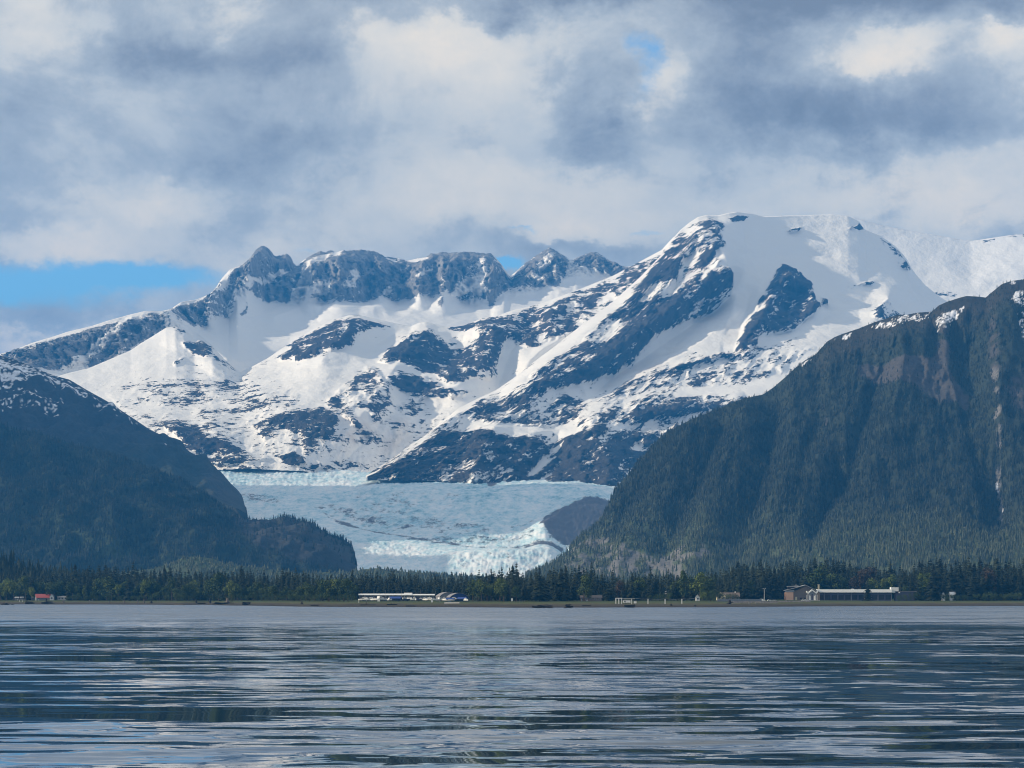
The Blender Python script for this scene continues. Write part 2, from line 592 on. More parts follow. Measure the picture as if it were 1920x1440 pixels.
def L1_towers():
    top = [(-160, 735, 13600), (-60, 690, 13800), (0, 664, 14000), (30, 655, 14050), (60, 643, 14100), (100, 631, 14150), (127, 622, 14200), (170, 612, 14300), (200, 602, 14400),
           (235, 592, 14500), (273, 583, 14600), (302, 584, 14800), (320, 580, 15000), (340, 566, 15200), (367, 562, 15500), (392, 552, 15700), (402, 545, 15800), (417, 522, 16000), (433, 505, 16200), (450, 499, 16300),
           (468, 488, 16500), (480, 470, 16600), (492, 463, 16650), (505, 469, 16700), (516, 482, 16750), (528, 481, 16800), (538, 477, 16850), (546, 483, 16900), (550, 495, 16900), (556, 499, 16900), (566, 490, 16900), (580, 483, 16900), (592, 476, 16900), (602, 472, 16900),
           (612, 474, 16900), (622, 471, 16900), (632, 474, 16900), (642, 471, 16900), (660, 473, 16900), (680, 470, 16950), (700, 472, 16950), (710, 476, 17000), (722, 483, 17000), (740, 485, 17000), (765, 488, 17000), (785, 485, 17000),
           (800, 483, 17000), (810, 477, 17000), (830, 474, 17000), (850, 476, 17000), (880, 474, 17000), (905, 476, 17000), (920, 477, 17000), (930, 485, 17050), (942, 498, 17100), (950, 510, 17150), (958, 517, 17200),
           (970, 507, 17250), (985, 495, 17300), (1003, 482, 17350), (1018, 473, 17400), (1030, 466, 17400), (1040, 471, 17400), (1052, 478, 17450), (1066, 487, 17450), (1075, 489, 17500), (1090, 481, 17500), (1115, 472, 17500), (1140, 486, 17500), (1165, 500, 17500), (1300, 500, 17500)]
    foot = [(-160, 800, 13300), (0, 690, 13500), (45, 680, 13500), (130, 700, 13600), (165, 692, 13700), (245, 660, 13900), (300, 640, 14200), (345, 622, 14700), (370, 625, 15000), (405, 608, 15300), (430, 598, 15500), (445, 560, 15800),
            (480, 565, 16050), (540, 572, 16250), (570, 577, 16250), (620, 577, 16250), (650, 572, 16300), (690, 564, 16300), (740, 561, 16350), (790, 562, 16400), (830, 560, 16400), (880, 570, 16400), (920, 577, 16400), (945, 552, 16600),
            (1000, 548, 16700), (1040, 542, 16800), (1080, 515, 17000), (1120, 520, 17100), (1300, 540, 17100)]
    bench = [(-160, 840, 13000), (0, 720, 13100), (130, 730, 13100), (300, 700, 13300), (420, 690, 13900), (500, 660, 14700), (600, 625, 15100), (760, 615, 15300), (900, 620, 15500), (1300, 610, 15900)]
    front = [(-160, 900, 12700), (300, 800, 12900), (500, 740, 13800), (760, 680, 14500), (1300, 680, 15000)]
    L = Loft(-160, 1300, 2.6, [front, bench, foot, top], [18, 52, 62], 3, back=0.9, ease=False)
    p = L.flat()
    steep = sstep(L.PY.ravel() - np.interp(L.PX.ravel(), [c[0] for c in foot], [c[1] for c in foot]), 8, -20)
    pil = np.stack([p[:, 0] / 90, p[:, 1] / 260, p[:, 2] / 420], -1)
    L.push((105 * ridged(pil, 6, .64) * steep + 18 * fbm(p / 300, 4) * (1 - steep) * 0.8) * L.fade.ravel(), 'y')
    big = np.stack([p[:, 0] / 260 + 4, p[:, 1] / 900, p[:, 2] / 1500], -1)
    L.push(110 * fbm(big, 3) * steep * L.fade.ravel(), 'y')
    # towers: buttress edges stand forward, gullies cut back
    for pts, w, a in [([(645, 474), (640, 520), (632, 575)], 46, 220), ([(760, 488), (752, 530), (745, 562)], 34, -150), ([(870, 474), (838, 520), (832, 560)], 34, 190), ([(920, 478), (925, 530), (922, 577)], 32, 140),
                      ([(433, 505), (415, 540), (400, 600)], 26, 170), ([(500, 470), (480, 520), (470, 565)], 30, 210), ([(552, 497), (520, 520), (495, 545)], 26, -120), ([(590, 500), (600, 540), (585, 575)], 24, 210),
                      ([(958, 517), (945, 540)], 26, -120), ([(1030, 468), (1045, 510), (1040, 545)], 34, 130), ([(300, 584), (330, 605), (345, 622)], 26, 90), ([(230, 600), (180, 660), (150, 690)], 16, -40),
                      ([(700, 480), (690, 520), (690, 562)], 26, -110), ([(800, 484), (790, 530), (790, 562)], 22, 190), ([(880, 480), (885, 520), (880, 565)], 22, -80)]:
        L.bump(pts, w, a, 1.0, 'y')
    for pts, w, a in [([(515, 600), (560, 585), (640, 590), (720, 575)], 26, 26), ([(560, 640), (610, 612), (700, 590)], 18, 16), ([(360, 630), (430, 690)], 30, 40)]:
        L.bump(pts, w, a, 1.5, 'z')
    R = [
        (.92, [(10, 668), (60, 650), (100, 637), (130, 627), (200, 608), (232, 602), (222, 618), (188, 645), (152, 676), (135, 699), (90, 700), (20, 700)]),
        (.62, [(20, 664), (60, 650), (110, 634), (110, 650), (60, 668)], 6),
        (.95, [(160, 690), (170, 674), (202, 650), (238, 620), (262, 602), (285, 600), (322, 612), (318, 627), (290, 642), (250, 655), (200, 682), (170, 696)]),
        (.55, [(268, 590), (300, 588), (330, 606), (320, 618), (285, 604)], 4),
        (.72, [(322, 586), (345, 574), (400, 557), (432, 552), (446, 560), (441, 582), (428, 602), (405, 607), (385, 619), (365, 624), (345, 608)]),
        (.98, [(425, 545), (440, 508), (490, 466), (540, 478), (552, 497), (562, 515), (556, 560), (545, 574), (520, 571), (495, 571), (478, 561), (460, 553), (442, 553), (430, 560)]),
        (.25, [(490, 535), (505, 520), (528, 510), (545, 506), (535, 515), (512, 526), (498, 540)], 3), (.3, [(462, 545), (475, 535), (490, 530), (480, 545), (468, 552)], 3),
        (.95, [(447, 588), (460, 582), (467, 566), (471, 575), (466, 590), (450, 593)], 3),
        (.86, [(556, 500), (575, 490), (600, 480), (642, 476), (705, 473), (722, 488), (760, 491), (808, 480), (925, 480), (945, 503), (958, 519), (985, 498), (1033, 469), (1072, 490), (1063, 520), (1045, 541), (1010, 546), (985, 546),
               (950, 549), (935, 561), (923, 577), (913, 568), (880, 563), (850, 569), (842, 552), (828, 561), (790, 562), (750, 562), (720, 557), (700, 565), (675, 572), (640, 577), (615, 580), (590, 572), (560, 562), (553, 540)]),
        (1.05, [(650, 478), (712, 478), (728, 492), (740, 520), (755, 560), (720, 555), (700, 560), (668, 540), (660, 510), (648, 500)]), (1.05, [(760, 495), (808, 488), (830, 500), (825, 555), (765, 560), (758, 530)]),
        (1.05, [(838, 482), (870, 482), (862, 520), (848, 566), (838, 548), (842, 510)]),
        (.15, [(553, 562), (556, 545), (575, 536), (588, 552), (588, 566), (575, 564)], 4), (.42, [(570, 500), (600, 486), (622, 478), (610, 495), (585, 515), (590, 540), (572, 540)], 6), (.3, [(606, 556), (622, 541), (628, 548), (616, 565)], 4), (.2, [(592, 550), (608, 548), (608, 562), (592, 562)], 4),
        (.12, [(848, 563), (862, 538), (872, 520), (890, 522), (912, 503), (914, 520), (906, 534), (914, 552), (900, 560), (880, 550), (865, 556)], 4), (.3, [(650, 545), (662, 525), (672, 512), (676, 525), (664, 548)], 4), (.4, [(715, 545), (735, 538), (738, 548), (720, 556)], 4),
        (.1, [(724, 486), (748, 488), (740, 492)], 3), (.1, [(760, 487), (804, 484), (806, 490), (775, 493)], 3), (.1, [(625, 474), (642, 472), (640, 484), (628, 486)], 3),
        (.35, [(890, 500), (905, 486), (910, 492), (897, 506)], 4), (.3, [(783, 528), (800, 510), (812, 498), (815, 506), (800, 522), (790, 535)], 4),
        (.35, [(1005, 500), (1030, 482), (1040, 478), (1030, 500), (1010, 515)], 4), (.4, [(985, 525), (1000, 520), (1020, 528), (1010, 535)], 4),
        (.9, [(820, 572), (830, 562), (834, 572), (826, 584)], 3), (.9, [(915, 568), (924, 562), (926, 576), (918, 580)], 3),
        (.9, [(1062, 492), (1110, 478), (1165, 503), (1180, 525), (1150, 528), (1125, 516), (1100, 507), (1075, 503)]),
    ]
    R = [(it[0] - (.5 if it[0] < .45 else 0), [(x, y - 14 if (y < 500 and it[0] > .84) else y) for x, y in it[1]]) + tuple(it[2:]) for it in R]
    rock = L.field(R, -0.9, warp=2.5)
    L.push(6 * ridged(p / 26, 3) * np.clip(rock, 0, 1), 'z')
    snow_ledge = fbm(np.stack([p[:, 0] / 160, p[:, 1] / 160, p[:, 2] / 60 + p[:, 0] / 200], -1), 4)
    rock = rock - 0.25 * np.clip(snow_ledge, 0, 1) * steep
    L.build('tower_peaks', M_TOWERS, {'rock': rock, 'dirt': rock * 0}, kind='structure', label='row of sheer granite towers under the cloud above a snow basin')


def L2_middle():
    top = [(-150, 790, 12600), (0, 745, 12700), (60, 720, 12800), (130, 699, 12900), (165, 691, 13000), (245, 657, 13200), (262, 645, 13300), (290, 628, 13400), (312, 615, 13500), (330, 612, 13500), (347, 620, 13400), (365, 635, 13350), (385, 642, 13300), (402, 652, 13200),
           (420, 673, 13100), (438, 690, 13000), (452, 699, 13000), (500, 673, 13150), (540, 646, 13300), (570, 628, 13400), (600, 611, 13500), (630, 599, 13500), (655, 592, 13500), (675, 592, 13500), (700, 597, 13500), (740, 606, 13500), (770, 612, 13500), (785, 606, 13500), (800, 604, 13500),
           (820, 610, 13500), (845, 614, 13500), (870, 611, 13500), (888, 604, 13500), (905, 597, 13500), (930, 594, 13500), (960, 582, 13500), (1000, 573, 13550), (1020, 567, 13550), (1060, 553, 13600), (1100, 537, 13650), (1150, 517, 13700), (1190, 496, 13750), (1240, 470, 13800), (1262, 446, 13850), (1300, 430, 13900), (1420, 430, 13900)]
    mid = [(-150, 850, 11900), (150, 790, 12000), (300, 760, 12100), (450, 760, 12100), (600, 700, 12500), (720, 690, 12550), (860, 700, 12600), (950, 690, 12700), (1100, 640, 13000), (1420, 620, 13200)]
    low = [(-150, 870, 11300), (300, 810, 11350), (450, 820, 11350), (560, 790, 11500), (640, 790, 11550), (720, 790, 11600), (800, 790, 11700), (1000, 790, 12000), (1420, 790, 12200)]
    bot = [(-150, 905, 10900), (400, 880, 10850), (560, 884, 10850), (690, 894, 10900), (800, 900, 11000), (1420, 900, 11200)]
    L = Loft(-150, 1420, 2.6, [bot, low, mid, top], [44, 56, 64], 6, back=0.6)
    p = L.flat()
    for pts, w, a in [([(660, 594), (640, 640), (610, 680)], 90, 120), ([(780, 612), (770, 660), (740, 700), (700, 760), (640, 830)], 80, 110), ([(905, 600), (930, 640), (900, 700), (850, 735)], 70, 130), ([(935, 720), (960, 660), (1000, 620)], 40, -90),
                      ([(700, 650), (730, 630), (760, 615)], 40, -70), ([(860, 640), (840, 660)], 40, -40), ([(450, 700), (520, 760), (560, 800), (540, 860)], 90, 60), ([(312, 615), (365, 640), (430, 690)], 34, 70), ([(640, 870), (720, 790), (760, 750)], 60, -80),
                      ([(700, 890), (790, 810), (830, 760)], 50, -60), ([(400, 800), (440, 850), (470, 875)], 50, 60), ([(330, 815), (360, 850)], 40, 50), ([(1262, 446), (1200, 520), (1120, 600), (1020, 660), (985, 690)], 60, 120), ([(1060, 555), (1030, 610), (975, 650)], 40, 80)]:
        L.bump(pts, w, a * 1.7, 1.2, 'y')
    R = [
        (.34, [(190, 735), (330, 690), (470, 715), (570, 735), (560, 770), (480, 790), (420, 800), (300, 780), (240, 760)], 25),
        (.40, [(210, 745), (300, 790), (420, 790), (500, 800), (500, 830), (430, 835), (380, 800), (300, 800), (240, 775)], 16),
        (.9, [(345, 642), (380, 640), (405, 655), (396, 671), (362, 667), (350, 657)], 4), (.6, [(398, 662), (420, 676), (441, 692), (425, 692), (405, 676)], 4), (.75, [(325, 678), (343, 670), (345, 678), (330, 685)], 3), (.6, [(318, 590), (342, 600), (355, 632), (340, 632), (325, 620)], 5),
        (.98, [(540, 646), (560, 636), (585, 622), (612, 607), (640, 601), (662, 597), (690, 602), (702, 613), (690, 624), (670, 637), (665, 651), (640, 662), (610, 664), (580, 676), (532, 679), (520, 669), (545, 655)]),
        (.2, [(640, 632), (652, 615), (660, 610), (655, 628), (645, 640)], 4), (.2, [(560, 652), (600, 646), (590, 652), (562, 658)], 3),
        (.55, [(690, 600), (738, 611), (735, 615), (700, 616)], 4),
        (.98, [(712, 680), (725, 662), (750, 642), (780, 624), (810, 622), (832, 636), (846, 651), (870, 656), (892, 637), (886, 620), (902, 604), (932, 600), (946, 613), (950, 640), (942, 665), (932, 686), (926, 707), (890, 712), (870, 722), (845, 724), (820, 707), (790, 702), (768, 692), (748, 684), (730, 687)]),
        (.08, [(838, 640), (850, 626), (880, 628), (896, 632), (892, 642), (876, 655), (862, 652), (848, 650)], 4), (.1, [(828, 697), (842, 694), (844, 704), (830, 705)], 3), (.3, [(770, 645), (780, 632), (784, 636), (774, 650)], 3),
        (.65, [(832, 608), (870, 606), (905, 598), (905, 608), (870, 622), (840, 622)], 5),
        (.96, [(730, 712), (760, 704), (792, 710), (820, 718), (838, 732), (852, 742), (832, 746), (800, 744), (768, 740), (742, 728)]), (.5, [(850, 735), (885, 742), (870, 750), (845, 748)], 4), (.55, [(885, 705), (920, 700), (920, 716), (890, 716)], 4),
        (.60, [(670, 700), (700, 690), (720, 700), (738, 735), (735, 760), (718, 788), (700, 800), (690, 775), (652, 752), (625, 745), (650, 725)], 8), (.55, [(610, 760), (640, 735), (680, 745), (660, 770), (690, 800), (700, 820), (680, 815), (650, 790)], 6),
        (.52, [(745, 748), (800, 742), (790, 770), (770, 795), (755, 790)], 7), (.8, [(755, 806), (780, 798), (775, 810), (758, 816)], 4), (.5, [(665, 825), (695, 822), (700, 838), (670, 838)], 5),
        (.98, [(495, 792), (530, 782), (560, 776), (605, 766), (636, 780), (642, 795), (625, 822), (592, 826), (560, 816), (520, 806)]), (.7, [(480, 800), (500, 790), (520, 805), (540, 820), (500, 825)], 5),
        (.93, [(310, 800), (340, 794), (370, 800), (402, 815), (440, 830), (468, 845), (484, 872), (430, 876), (395, 872), (350, 835)]), (.5, [(360, 805), (400, 795), (430, 815), (430, 828), (400, 818)], 5),
        (.95, [(524, 856), (550, 849), (572, 860), (580, 872), (560, 878), (535, 874)], 4), (.9, [(585, 874), (606, 868), (605, 880), (588, 881)], 3), (.55, [(440, 858), (500, 850), (522, 862), (485, 871), (445, 868)], 5), (.5, [(600, 872), (680, 880), (680, 888), (605, 884)], 4),
        (.72, [(905, 602), (960, 586), (1060, 557), (1150, 522), (1190, 502), (1240, 477), (1262, 450), (1300, 440), (1280, 520), (1200, 560), (1120, 610), (1050, 640), (1000, 655), (975, 655), (952, 632)], 6),
        (.3, [(1000, 640), (1040, 600), (1075, 575), (1085, 560), (1070, 600), (1040, 630), (1010, 655)], 5), (.3, [(1100, 590), (1150, 545), (1185, 515), (1170, 550), (1120, 600)], 5), (.98, [(940, 605), (985, 596), (1010, 588), (1000, 610), (975, 630), (955, 632)], 5),
    ]
    rock = L.field(R, -0.55, warp=3.0)
    rib = fbm(np.stack([p[:, 0] / 48, p[:, 1] / 260, p[:, 2] / 190], -1), 5, .6)
    rock = rock + .42 * rib * sstep(L.PX.ravel(), 480, 600)
    rock = np.maximum(rock, .10 + .38 * rib - 1.2 * sstep(L.PY.ravel(), 800, 690) - .6 * sstep(L.PX.ravel(), 300, 200))
    rk = np.clip(rock, 0, 1)
    L.push(((44 * ridged(np.stack([p[:, 0] / 170, p[:, 1] / 330, p[:, 2] / 300], -1), 6, .56) + 4 * fbm(p / 30, 2)) * rk * 1.3) * L.fade.ravel(), 'y')
    L.push((5 * fbm(p / 150, 3)) * L.fade.ravel())
    L.push(7 * fbm(p / 32, 3) * rk, 'z')
    dirt = L.field([(.7, [(620, 800), (700, 780), (790, 770), (800, 800), (720, 850), (650, 860)], 20)], 0.05)
    L.build('snowy_mountain', M_ALPINE, {'rock': rock, 'dirt': dirt}, kind='structure', label='snow covered mountain with dark cliffs between the glacier and the granite towers')


def L3_dome():
    top = [(688, 893, 10350), (705, 884, 10450), (730, 864, 10650), (760, 845, 10850), (800, 815, 11100), (830, 790, 11250), (860, 766, 11400), (895, 748, 11600), (930, 732, 11800), (965, 708, 12000), (1000, 680, 12200), (1040, 650, 12400), (1080, 618, 12600), (1120, 588, 12800), (1150, 565, 12950), (1200, 520, 13200), (1240, 478, 13400), (1262, 447, 13500), (1275, 432, 13600), (1295, 416, 13700), (1308, 408, 13750), (1325, 404, 13800), (1345, 405, 13800), (1360, 401, 13850), (1380, 397, 13900), (1405, 400, 14000), (1430, 406, 14100), (1480, 404, 14300), (1560, 402, 14500), (1590, 405, 14500), (1610, 415, 14500), (1622, 431, 14500),
           (1650, 442, 14500), (1680, 463, 14500), (1700, 486, 14500), (1712, 508, 14500), (1735, 535, 14500), (1760, 555, 14500), (1800, 580, 14500), (1900, 640, 14500), (2000, 700, 14500)]
    mid = [(688, 897, 10250), (800, 850, 10650), (900, 800, 11000), (1000, 770, 11250), (1100, 730, 11700), (1250, 620, 12500), (1400, 560, 13000), (1550, 560, 13100), (1700, 580, 13200), (1800, 620, 13200), (2000, 740, 13200)]
    low = [(688, 900, 10200), (800, 870, 10380), (900, 840, 10550), (1000, 830, 10650), (1150, 800, 10900), (1300, 760, 11200), (1500, 720, 11500), (1700, 720, 11500), (2000, 780, 11500)]
    bot = [(688, 903, 10150), (1000, 912, 10150), (1150, 920, 10150), (1300, 930, 10150), (2000, 940, 10150)]
    L = Loft(688, 2260, 2.5, [bot, low, mid, top], [70, 84, 84], 6, back=0.7)
    p = L.flat()
    for pts, w, a in [
        ([(1335, 430), (1340, 470), (1372, 548)], 60, 130), ([(1262, 447), (1230, 500), (1130, 590), (1000, 690), (870, 770), (760, 850), (700, 890)], 44, 60),
        ([(1345, 500), (1290, 560), (1200, 630), (1080, 700), (985, 738)], 50, 100), ([(1320, 430), (1290, 500), (1240, 560)], 36, 80), ([(1300, 480), (1255, 560), (1230, 590)], 20, -50),
        ([(1385, 540), (1310, 600), (1215, 660), (1130, 720)], 36, -110), ([(1466, 530), (1448, 556), (1415, 606), (1388, 645)], 34, 95), ([(1476, 530), (1510, 550), (1522, 580)], 30, 60),
        ([(1405, 560), (1390, 610), (1375, 660)], 26, -60), ([(860, 768), (800, 830), (760, 880)], 40, 40), ([(1090, 740), (1050, 800), (1030, 860), (1000, 900)], 44, -60), ([(1100, 780), (1130, 850), (1140, 910)], 70, 110),
        ([(1050, 800), (990, 812), (900, 800)], 30, 50), ([(930, 800), (900, 860), (890, 900)], 34, 60), ([(1265, 690), (1320, 670), (1372, 664)], 14, 26), ([(1660, 560), (1640, 590)], 30, 60), ([(1662, 455), (1690, 480), (1706, 508)], 16, 40),
        ([(1160, 790), (1250, 770), (1380, 752)], 22, 40), ([(1360, 470), (1420, 480), (1560, 478)], 18, -16)]:
        L.bump(pts, w, a * 1.7, 1.1, 'y')
    R = [
        # long snow slope with scattered rocks
        (.26, [(1090, 740), (1250, 660), (1380, 640), (1560, 640), (1480, 720), (1300, 745), (1180, 770), (1090, 790)], 25),
        # summit ridge
        (.74, [(1240, 478), (1262, 448), (1290, 428), (1330, 412), (1356, 422), (1350, 440), (1358, 470), (1336, 480), (1346, 505), (1366, 520), (1374, 550), (1350, 572), (1310, 592), (1270, 612), (1240, 622), (1215, 647), (1180, 682), (1140, 702), (1100, 717), (1060, 727), (1040, 737), (985, 740), (955, 742), (1000, 702), (1050, 672), (1090, 642), (1150, 582), (1200, 522)], 6),
        (.12, [(1266, 446), (1290, 422), (1326, 406), (1334, 412), (1310, 436), (1285, 452)], 4),
        (1.02, [(1290, 532), (1330, 520), (1366, 522), (1376, 548), (1352, 572), (1312, 592), (1272, 610), (1242, 622), (1212, 648), (1178, 684), (1140, 704), (1062, 728), (985, 740), (1000, 718), (1040, 704), (1100, 672), (1130, 640), (1180, 608), (1240, 580), (1270, 560)], 5),
        (.2, [(1298, 470), (1312, 480), (1300, 505), (1280, 520), (1262, 555), (1240, 572), (1236, 560), (1258, 530), (1275, 500)], 4), (.2, [(1200, 560), (1235, 528), (1225, 560), (1205, 590), (1190, 580)], 5), (.22, [(1100, 640), (1150, 600), (1165, 610), (1150, 640), (1110, 660), (1105, 650)], 6), (.1, [(1300, 568), (1318, 562), (1320, 570), (1302, 574)], 3),
        (.15, [(870, 770), (940, 722), (1010, 668), (1070, 622), (1080, 626), (1020, 680), (950, 730), (880, 780)], 5),
        # nunatak
        (1.0, [(1468, 494), (1482, 500), (1500, 513), (1518, 530), (1524, 552), (1535, 575), (1527, 586), (1502, 607), (1482, 622), (1452, 629), (1420, 631), (1416, 645), (1392, 656), (1379, 653), (1385, 633), (1398, 606), (1408, 592), (1424, 562), (1440, 535), (1454, 506)], 3),
        (.3, [(1470, 510), (1490, 516), (1496, 524), (1478, 518)], 2), (.35, [(1456, 566), (1490, 562), (1496, 568), (1470, 572)], 2), (.3, [(1412, 586), (1430, 556), (1440, 550), (1430, 574), (1416, 592)], 3), (.3, [(1452, 534), (1470, 538), (1464, 543)], 2),
        (.8, [(1535, 558), (1548, 560), (1552, 570), (1540, 574)], 3),
        # little outcrops
        (.95, [(1362, 412), (1385, 404), (1408, 405), (1398, 414), (1376, 418)], 2), (.9, [(1474, 436), (1484, 429), (1504, 427), (1494, 435), (1480, 439)], 2), (.95, [(1586, 430), (1604, 425), (1614, 414), (1620, 432), (1602, 433)], 2),
        (.7, [(1655, 452), (1668, 458), (1682, 470), (1700, 488), (1706, 510), (1692, 506), (1674, 478)], 4), (.9, [(1684, 474), (1698, 476), (1706, 508), (1694, 502)], 2), (.5, [(1650, 445), (1665, 470), (1660, 474)], 4), (.55, [(1580, 535), (1640, 528), (1640, 536), (1590, 542)], 4),
        (.62, [(1626, 592), (1640, 575), (1658, 558), (1672, 570), (1690, 590), (1680, 606), (1650, 606)], 5), (.1, [(1645, 585), (1656, 568), (1668, 575), (1664, 595)], 4),
        (.95, [(1262, 692), (1300, 680), (1346, 662), (1368, 661), (1378, 667), (1346, 671), (1300, 687), (1272, 693)], 2), (.7, [(1220, 706), (1260, 694), (1262, 700), (1225, 712)], 2), (.75, [(1288, 700), (1296, 698), (1294, 708)], 2), (.6, [(1348, 700), (1362, 695), (1360, 704)], 2), (.6, [(1150, 735), (1190, 712), (1195, 716), (1155, 742)], 2),
        (.6, [(1225, 745), (1260, 736), (1260, 744), (1230, 750)], 3), (.7, [(1320, 742), (1340, 738), (1345, 744), (1325, 746)], 3),
        # lower ledges and the dark foot
        (.58, [(850, 776), (930, 744), (1010, 738), (1062, 736), (1100, 752), (1086, 780), (1022, 802), (950, 802), (880, 792), (830, 800), (810, 812)], 8),
        (.62, [(1078, 790), (1140, 765), (1240, 745), (1380, 742), (1400, 748), (1300, 790), (1200, 800), (1100, 820)], 8), (.97, [(1175, 782), (1222, 770), (1282, 760), (1340, 752), (1392, 749), (1400, 758), (1342, 770), (1290, 777), (1200, 787)], 4),
        (1.02, [(690, 895), (740, 866), (782, 842), (830, 812), (900, 804), (950, 816), (1000, 812), (1040, 822), (1082, 806), (1110, 800), (1150, 806), (1200, 806), (1250, 800), (1320, 790), (1320, 945), (690, 945)], 6),
        (.05, [(1150, 800), (1205, 790), (1290, 778), (1320, 772), (1322, 780), (1290, 788), (1200, 803), (1160, 808)], 4), (.25, [(1170, 838), (1195, 826), (1215, 838), (1190, 845)], 4),
        (.15, [(988, 888), (1005, 868), (1030, 842), (1050, 820), (1060, 815), (1056, 838), (1044, 855), (1020, 872), (1000, 890)], 4), (.2, [(852, 880), (880, 872), (900, 864), (890, 878), (870, 886)], 4), (.2, [(1008, 900), (1030, 884), (1036, 888), (1020, 902)], 4),
        (.3, [(800, 815), (850, 790), (900, 806), (860, 806), (830, 812), (745, 860), (740, 856)], 4), (.15, [(965, 815), (1040, 808), (1045, 815), (1030, 830), (1000, 818)], 4), (.25, [(910, 800), (960, 812), (950, 818)], 4),
        (.35, [(720, 872), (760, 846), (765, 850), (730, 876)], 3),
    ]
    rock = L.field(R, -0.95, warp=3.0)
    u, v2 = p[:, 0] - p[:, 2] * .9, p[:, 0] * .9 + p[:, 2]
    rib = fbm(np.stack([u / 55, v2 / 300, p[:, 1] / 400], -1), 5, .6)
    rock = rock + .55 * rib * sstep(rock, -.3, .3)
    rk = np.clip(rock, 0, 1)
    L.push(((40 * ridged(np.stack([p[:, 0] / 130, p[:, 1] / 260, p[:, 2] / 260], -1), 6, .58) + 4 * fbm(p / 28, 2)) * rk * 1.3) * L.fade.ravel(), 'y')
    L.push((14 * fbm(p / 500, 3)) * L.fade.ravel())
    L.push(7 * fbm(p / 32, 3) * rk, 'z')
    L.build('snow_dome', M_LEDGES, {'rock': rock, 'dirt': L.field([(.5, [(1080, 740), (1400, 580), (1420, 640), (1200, 720)], 15)], 0.05)}, kind='structure', label='broad snow dome mountain with a dark pyramid outcrop above the glacier')


